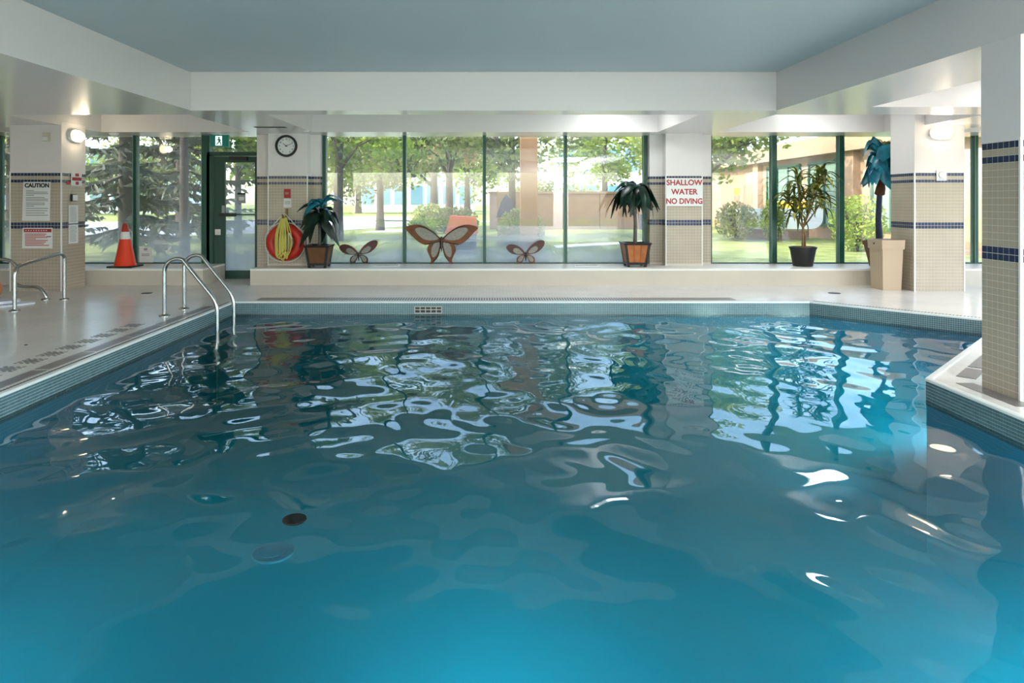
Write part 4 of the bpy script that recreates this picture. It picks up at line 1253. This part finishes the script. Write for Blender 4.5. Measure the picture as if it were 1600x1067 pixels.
def spruce(label, x, y, h, tr, z0, R, seed):
    t = empty('spruce_tree', label, 'tree', (x, y, GZ), group='spruce trees outside')
    rg = random.Random(seed)
    q = MB(); q.tube([(0, 0, 0), (0, 0, h * .3), (.0, 0, h)], [tr * 1.15, tr, .04], 9); q.build('trunk', M['bark'], t, True)
    bq, nq = MB(), MB()
    z = z0
    while z < h - .3:
        f = 1 - (z - z0) / (h - z0)
        L = R * (.25 + .75 * f)
        nb = 7
        for k in range(nb):
            a = rg.uniform(0, 2 * PI); l = L * rg.uniform(.7, 1.1)
            dx, dy = math.cos(a), math.sin(a)
            pts = []
            for j in range(5):
                u = j / 4
                pts.append(Vector((dx * l * u, dy * l * u, z - l * .38 * u + l * .26 * u * u + rg.uniform(-.03, .03))))
            bq.tube(pts, [.035, .028, .02, .014, .006], 4)
            ns = int(34 * l / 2)
            for s_ in range(ns):
                u = rg.uniform(.12, 1.0)
                i0 = min(3, int(u * 4)); p = pts[i0].lerp(pts[i0 + 1], u * 4 - i0)
                sd = Vector((-dy, dx, 0)) * rg.choice((-1, 1))
                d = (Vector((dx, dy, 0)) * rg.uniform(.2, .9) + sd * rg.uniform(.3, 1.0) + Vector((0, 0, rg.uniform(-.95, .05)))).normalized()
                ln = rg.uniform(.22, .5) * (.6 + .5 * (1 - u))
                w = d.cross(Vector((rg.gauss(0, 1), rg.gauss(0, 1), rg.gauss(0, 1)))).normalized() * rg.uniform(.025, .05)
                nq.face([p - w, p + d * ln * .5 - w * 1.3, p + d * ln, p + d * ln * .5 + w * 1.3, p + w])
        z += rg.uniform(.32, .48)
    bq.build('boughs', M['bark'], t); tag(nq.build('needles', M['needle'], t), kind='stuff')
    return t
X_ = lambda px, Y: (px - 765) * Y / FPX
spruce('nearest dark spruce seen behind the traffic cone', X_(198, 16.5), 16.5, 9.5, .17, .8, 2.9, 3)
tree('tall tree standing close to the glass left of the exit door', X_(288, 15.2), 15.2, 10.5, .10, 7.2, (4.6, 3.6, 2.3), 9000, .36, M['leaf_b'], 41, clumps=60)
spruce('second dark spruce seen left of the exit door', X_(285, 23.5), 23.5, 10.5, .2, 1.0, 2.9, 4)
spruce('far left spruce seen beside the caution column', X_(20, 24), 24, 10, .2, .8, 2.9, 9)
tree('thick trunked leafy tree seen right of the left potted palm', X_(527, 24), 24, 8.5, .17, 4.4, (3.0, 2.6, 1.9), 5200, .26, M['leaf_a'], 1, lean=.15)
tree('slim leafy tree farther off in the same pane as the left small butterfly', X_(594, 32), 32, 8, .17, 4.6, (2.5, 2.2, 2.2), 4200, .3, M['leaf_b'], 2)
tree('distant brownish tree behind the large butterfly, left one', X_(678, 46), 46, 8, .28, 5.2, (3.0, 2.6, 2.4), 3800, .34, M['leaf_c'], 5)
tree('distant tree with pale trunk behind the large butterfly, right one', X_(702, 36), 36, 7.5, .22, 5.0, (3.0, 3, 2.2), 3600, .32, M['leaf_b'], 6)
tree('leafy tree hanging over the window pane of the right small butterfly', X_(800, 27), 27, 8, .16, 4.8, (3.4, 2.6, 2.2), 4600, .28, M['leaf_b'], 7)
tree('green tree rising above the brown garden wall', X_(945, 42), 42, 8.5, .2, 5.2, (3.6, 2.6, 2.3), 4600, .34, M['leaf_a'], 8)
tree('tree whose sunny leaves overhang the peach wing', X_(1125, 22.5), 24, 7, .14, 4.1, (3.0, 2.2, 1.45), 6000, .26, M['leaf_a'], 10, lean=-.4)
tree('yellow green tree seen through the transom above the exit door', X_(372, 26), 26, 8, .13, 4.2, (1.9, 1.9, 2.3), 3600, .26, M['leaf_a'], 12)
tree('far green tree at the back of the road, left of the exit door', X_(250, 62), 62, 10, .25, 5.5, (6, 4, 3.6), 4600, .5, M['leaf_b'], 13)
tree('far green tree beyond the road behind the caution column', X_(60, 67), 67, 10, .25, 5.5, (6, 4, 3.4), 4200, .5, M['leaf_a'], 14)
tree('far broad tree in the gap between the two middle panes', X_(730, 70), 70, 10, .3, 5.8, (7, 4, 3.4), 4200, .55, M['leaf_a'], 15)
tree('far round tree beyond the path, left middle pane', X_(560, 75), 75, 10, .3, 5.6, (6.5, 4, 3.4), 4200, .55, M['leaf_b'], 16)
def shrub(label, x, y, rad, nleaf, size, m, seed, name='shrub', group='shrubs outside'):
    t = empty(name, label, 'shrub', (x, y, GZ), group=group)
    rg = random.Random(seed); q = MB()
    for k in range(9):
        a = rg.uniform(0, 2 * PI); r = rg.uniform(.3, .8)
        q.tube([(0, 0, 0), (rad[0] * r * .6 * math.cos(a), rad[1] * r * .6 * math.sin(a), rad[2]), (rad[0] * r * math.cos(a), rad[1] * r * math.sin(a), rad[2] * 1.6)], [.03, .02, .008], 4)
    q.build('stems', M['bark'], t)
    q = MB(); leaves(q, (0, 0, rad[2]), rad, nleaf, size, 0, seed); tag(q.build('foliage', m, t), kind='stuff')
shrub('yellowish flowering shrub bed behind the left wing of the large butterfly', X_(672, 29), 29, (.9, .7, .65), 1800, .14, M['hedge'], 31)
shrub('green shrub behind the large butterfly, right of the yellowish one', X_(712, 27), 27, (.95, .7, .6), 1800, .14, M['leaf_b'], 32)
shrub('low green shrub in front of the flowering bed', X_(660, 25), 25, (.6, .5, .4), 1100, .12, M['leaf_a'], 33)
shrub('bush at the foot of the tan pillar', X_(815, 17.5), 18.2, (.65, .5, .62), 1700, .11, M['leaf_b'], 34)
shrub('flowering hedge top showing above the brown garden wall, left half', 3.2, 35.2, (2.7, .6, 1.25), 4600, .2, M['hedge'], 35)
shrub('flowering hedge top showing above the brown garden wall, right half', 8.5, 35.2, (2.4, .6, 1.2), 3200, .2, M['hedge'], 36)
shrub('leafy shrub before the white block under the wing windows', X_(1150, 24), 24, (.75, .6, .7), 1900, .13, M['leaf_b'], 37)
shrub('leafy shrub at the right end of the wing pane, left of the mullion', X_(1208, 24), 24, (.42, .5, .75), 1300, .13, M['leaf_a'], 38)
shrub('shrub near the column at the right end of the glazing', X_(1340, 19), 19, (.8, .6, .8), 1900, .12, M['leaf_a'], 39)
# garden wall of stucco panels and the tan pillar
t = empty('garden_wall', 'low brown stucco garden wall across the lawn behind right palm', 'wall', (5.4, 33.5, GZ))
for k in range(6):
    q = MB(); q.box(-5.4 + k * 1.8, -.12, 0, -5.4 + k * 1.8 + 1.77, .12, 1.75); q.build('panel', M['stucco_brown'], t)
q = MB(); q.box(-5.45, -.16, 1.75, 5.45, .16, 1.85); q.build('capping', M['stucco_brown'], t)
q = MB(); q.box(1.9, -.5, 0, 2.5, -.13, .75); q.build('meter_box', M['dark_out'], t)
t = empty('tan_pillar', 'tan orange stucco pillar on the lawn seen above the right small butterfly', 'pillar', (X_(826, 15.5), 15.5, GZ))
q = MB(); q.box(-.19, -.19, 0, .19, .19, 3.1); q.build('shaft', M['pillar'], t)
q = MB(); q.box(-.24, -.24, 0, .24, .24, .12); q.build('plinth', M['stucco_brown'], t)
t = empty('porch_beam', 'pale porch canopy slab resting on the tan pillar', 'canopy', (1.6, 15.5, 3.04))
q = MB(); q.box(-1.0, -.3, 0, 2.0, .5, .28); q.build('slab', M['stucco'], t)
t = empty('garden_seat', 'orange red covered garden seat on the grass behind large butterfly', 'cover', (X_(722, 18), 18, GZ))
q = MB(); q.prism([(-.42, -.3, .55), (.42, -.3, .55), (.36, -.3, .98), (-.30, -.3, 1.02)], (0, .6, 0)); q.build('orange_cover', M['orange_out'], t)  # orange block over a dark base, identity only guessed
q = MB(); q.box(-.38, -.26, 0, .38, .26, .55); q.build('base', M['dark_out'], t)
t = empty('draped_cover', 'dark blue covered shape on the lawn at the left of right small butterfly pane', 'cover', (X_(790, 21), 21, GZ))
q = MB(); q.prism([(-.3, -.2, .9), (.3, -.2, .9), (.16, -.2, 1.45), (.0, -.2, 1.62), (-.14, -.2, 1.4)], (0, .4, 0)); q.build('cover', M['dark_out'], t)
q = MB(); q.box(-.25, -.18, 0, .25, .18, .9); q.build('base', M['stucco_brown'], t)

# peach wing of the building: runs away from us on the right
WX = 12.5
t = empty('peach_wing', 'peach stucco building wing with green framed windows on the right', 'building', (WX, 16, GZ))
q = MB(); q.box(0, 0.3, 0, 6, 34, 3.1); q.build('wall', M['stucco'], t)
q = MB(); q.box(-.45, 0.3, 3.1, 6, 34, 3.75); q.build('eave_band', M['stucco'], t)
q = MB(); q.box(-.04, .3, 0, 0, 34, .35); q.build('plinth', M['stucco_brown'], t)
for (ya, yb, npan) in ((3.0, 6.2, 3), (8.2, 10.6, 2), (11.4, 14.6, 3)):
    w = empty('window', None, None, (-.03, ya, .5), parent=t)
    q = MB(); q.box(-.0, 0, 0, .02, yb - ya, 2.35); q.build('glass', M['wingglass'], w)
    for k in range(npan + 1):
        yy = (yb - ya) * k / npan
        q = MB(); q.box(-.07, yy - .05, 0, .03, yy + .05, 2.35); q.build('mullion', M['green'], w)
    q = MB(); q.box(-.07, 0, -.05, .03, yb - ya, .05); q.box(-.07, 0, 2.3, .03, yb - ya, 2.4); q.build('frame', M['green'], w)
q = MB(); q.box(-.25, 15.2, 0, 0, 15.8, 3.1); q.build('pier', M['stucco'], t)
q = MB(); q.box(-.25, 7.0, 0, 0, 7.6, 3.1); q.build('pier', M['stucco'], t)
q = MB(); q.box(-.03, 16.4, 0, .02, 17.6, 2.2); q.build('door', M['stucco_brown'], t)
t = empty('wall_plaque', 'small yellow and brown plaque on the peach wing wall', 'plaque', (WX - .02, 34.5, 1.65))
q = MB(); q.box(0, -.35, 0, .02, .35, .32); q.build('upper_plate', M['yellow_out'], t)
q = MB(); q.box(0, -.35, -.3, .02, .35, -.06); q.build('lower_plate', M['stucco_brown'], t)
t = empty('yellow_panel', 'yellow panel fixed below the green framed wing windows', 'panel', (WX - .16, 28.5, .9))
q = MB(); q.box(0, -2, 0, .03, 1.0, .42); q.build('board', M['yellow_out'], t)
t = empty('white_bench', 'white round ended low bench block before the peach wing', 'bench', (10.6, 25, GZ))
prof = [(-1.5, .38)] + [(1.05 + .42 * math.sin(a), .80 - .42 * math.cos(a)) for a in [k * PI / 10 for k in range(6)]] + [(1.47, 1.12), (-1.5, 1.12)]
q = MB(); q.prism([(x, -.3, z) for x, z in prof], (0, .6, 0)); q.build('seat_block', M['white_out'], t)
q = MB(); q.box(-1.3, -.2, 0, 1.0, .2, .38); q.build('base', M['stucco_brown'], t)
# distant pale buildings
def far_block(label, x0, x1, y, h, nw, rows):
    t = empty('pale_building', label, 'building', ((x0 + x1) / 2, y, GZ), group='distant pale buildings')
    W = x1 - x0
    q = MB(); q.box(-W / 2, 0, 0, W / 2, 8, h); q.build('wall', M['farwall'], t)
    q = MB(); q.box(-W / 2 - .3, -.3, h, W / 2 + .3, 8, h + .4); q.build('parapet', M['white_out'], t)
    g = MB(); ww = W / nw
    g.box(-ww * .36, -.06, 0, ww * .36, .0, h / rows * .6); me = g.mesh('window', M['farglass'])
    for r in range(rows):
        for k in range(nw):
            child('window', me, t, (-W / 2 + (k + .5) * ww, 0, h / rows * (r + .25)))
far_block('distant pale block with blue windows above the brown garden wall', 6, 22, 62, 6.5, 8, 2)
far_block('distant pale block with blue windows behind the middle panes', -16, -2, 84, 7.5, 7, 2)
far_block('distant pale block with blue windows beyond the left road', -58, -34, 74, 7, 10, 2)

# lettering becomes ordinary mesh
dg = bpy.context.evaluated_depsgraph_get()
for o in [o for o in C.objects if o.type == 'FONT']:
    me = bpy.data.meshes.new_from_object(o.evaluated_get(dg))
    nm = o.name.split('.')[0]
    k = bpy.data.objects.new(nm, me); C.objects.link(k)
    k.parent = o.parent; k.location = o.location; k.rotation_euler = o.rotation_euler; k.scale = o.scale
    bpy.data.objects.remove(o)
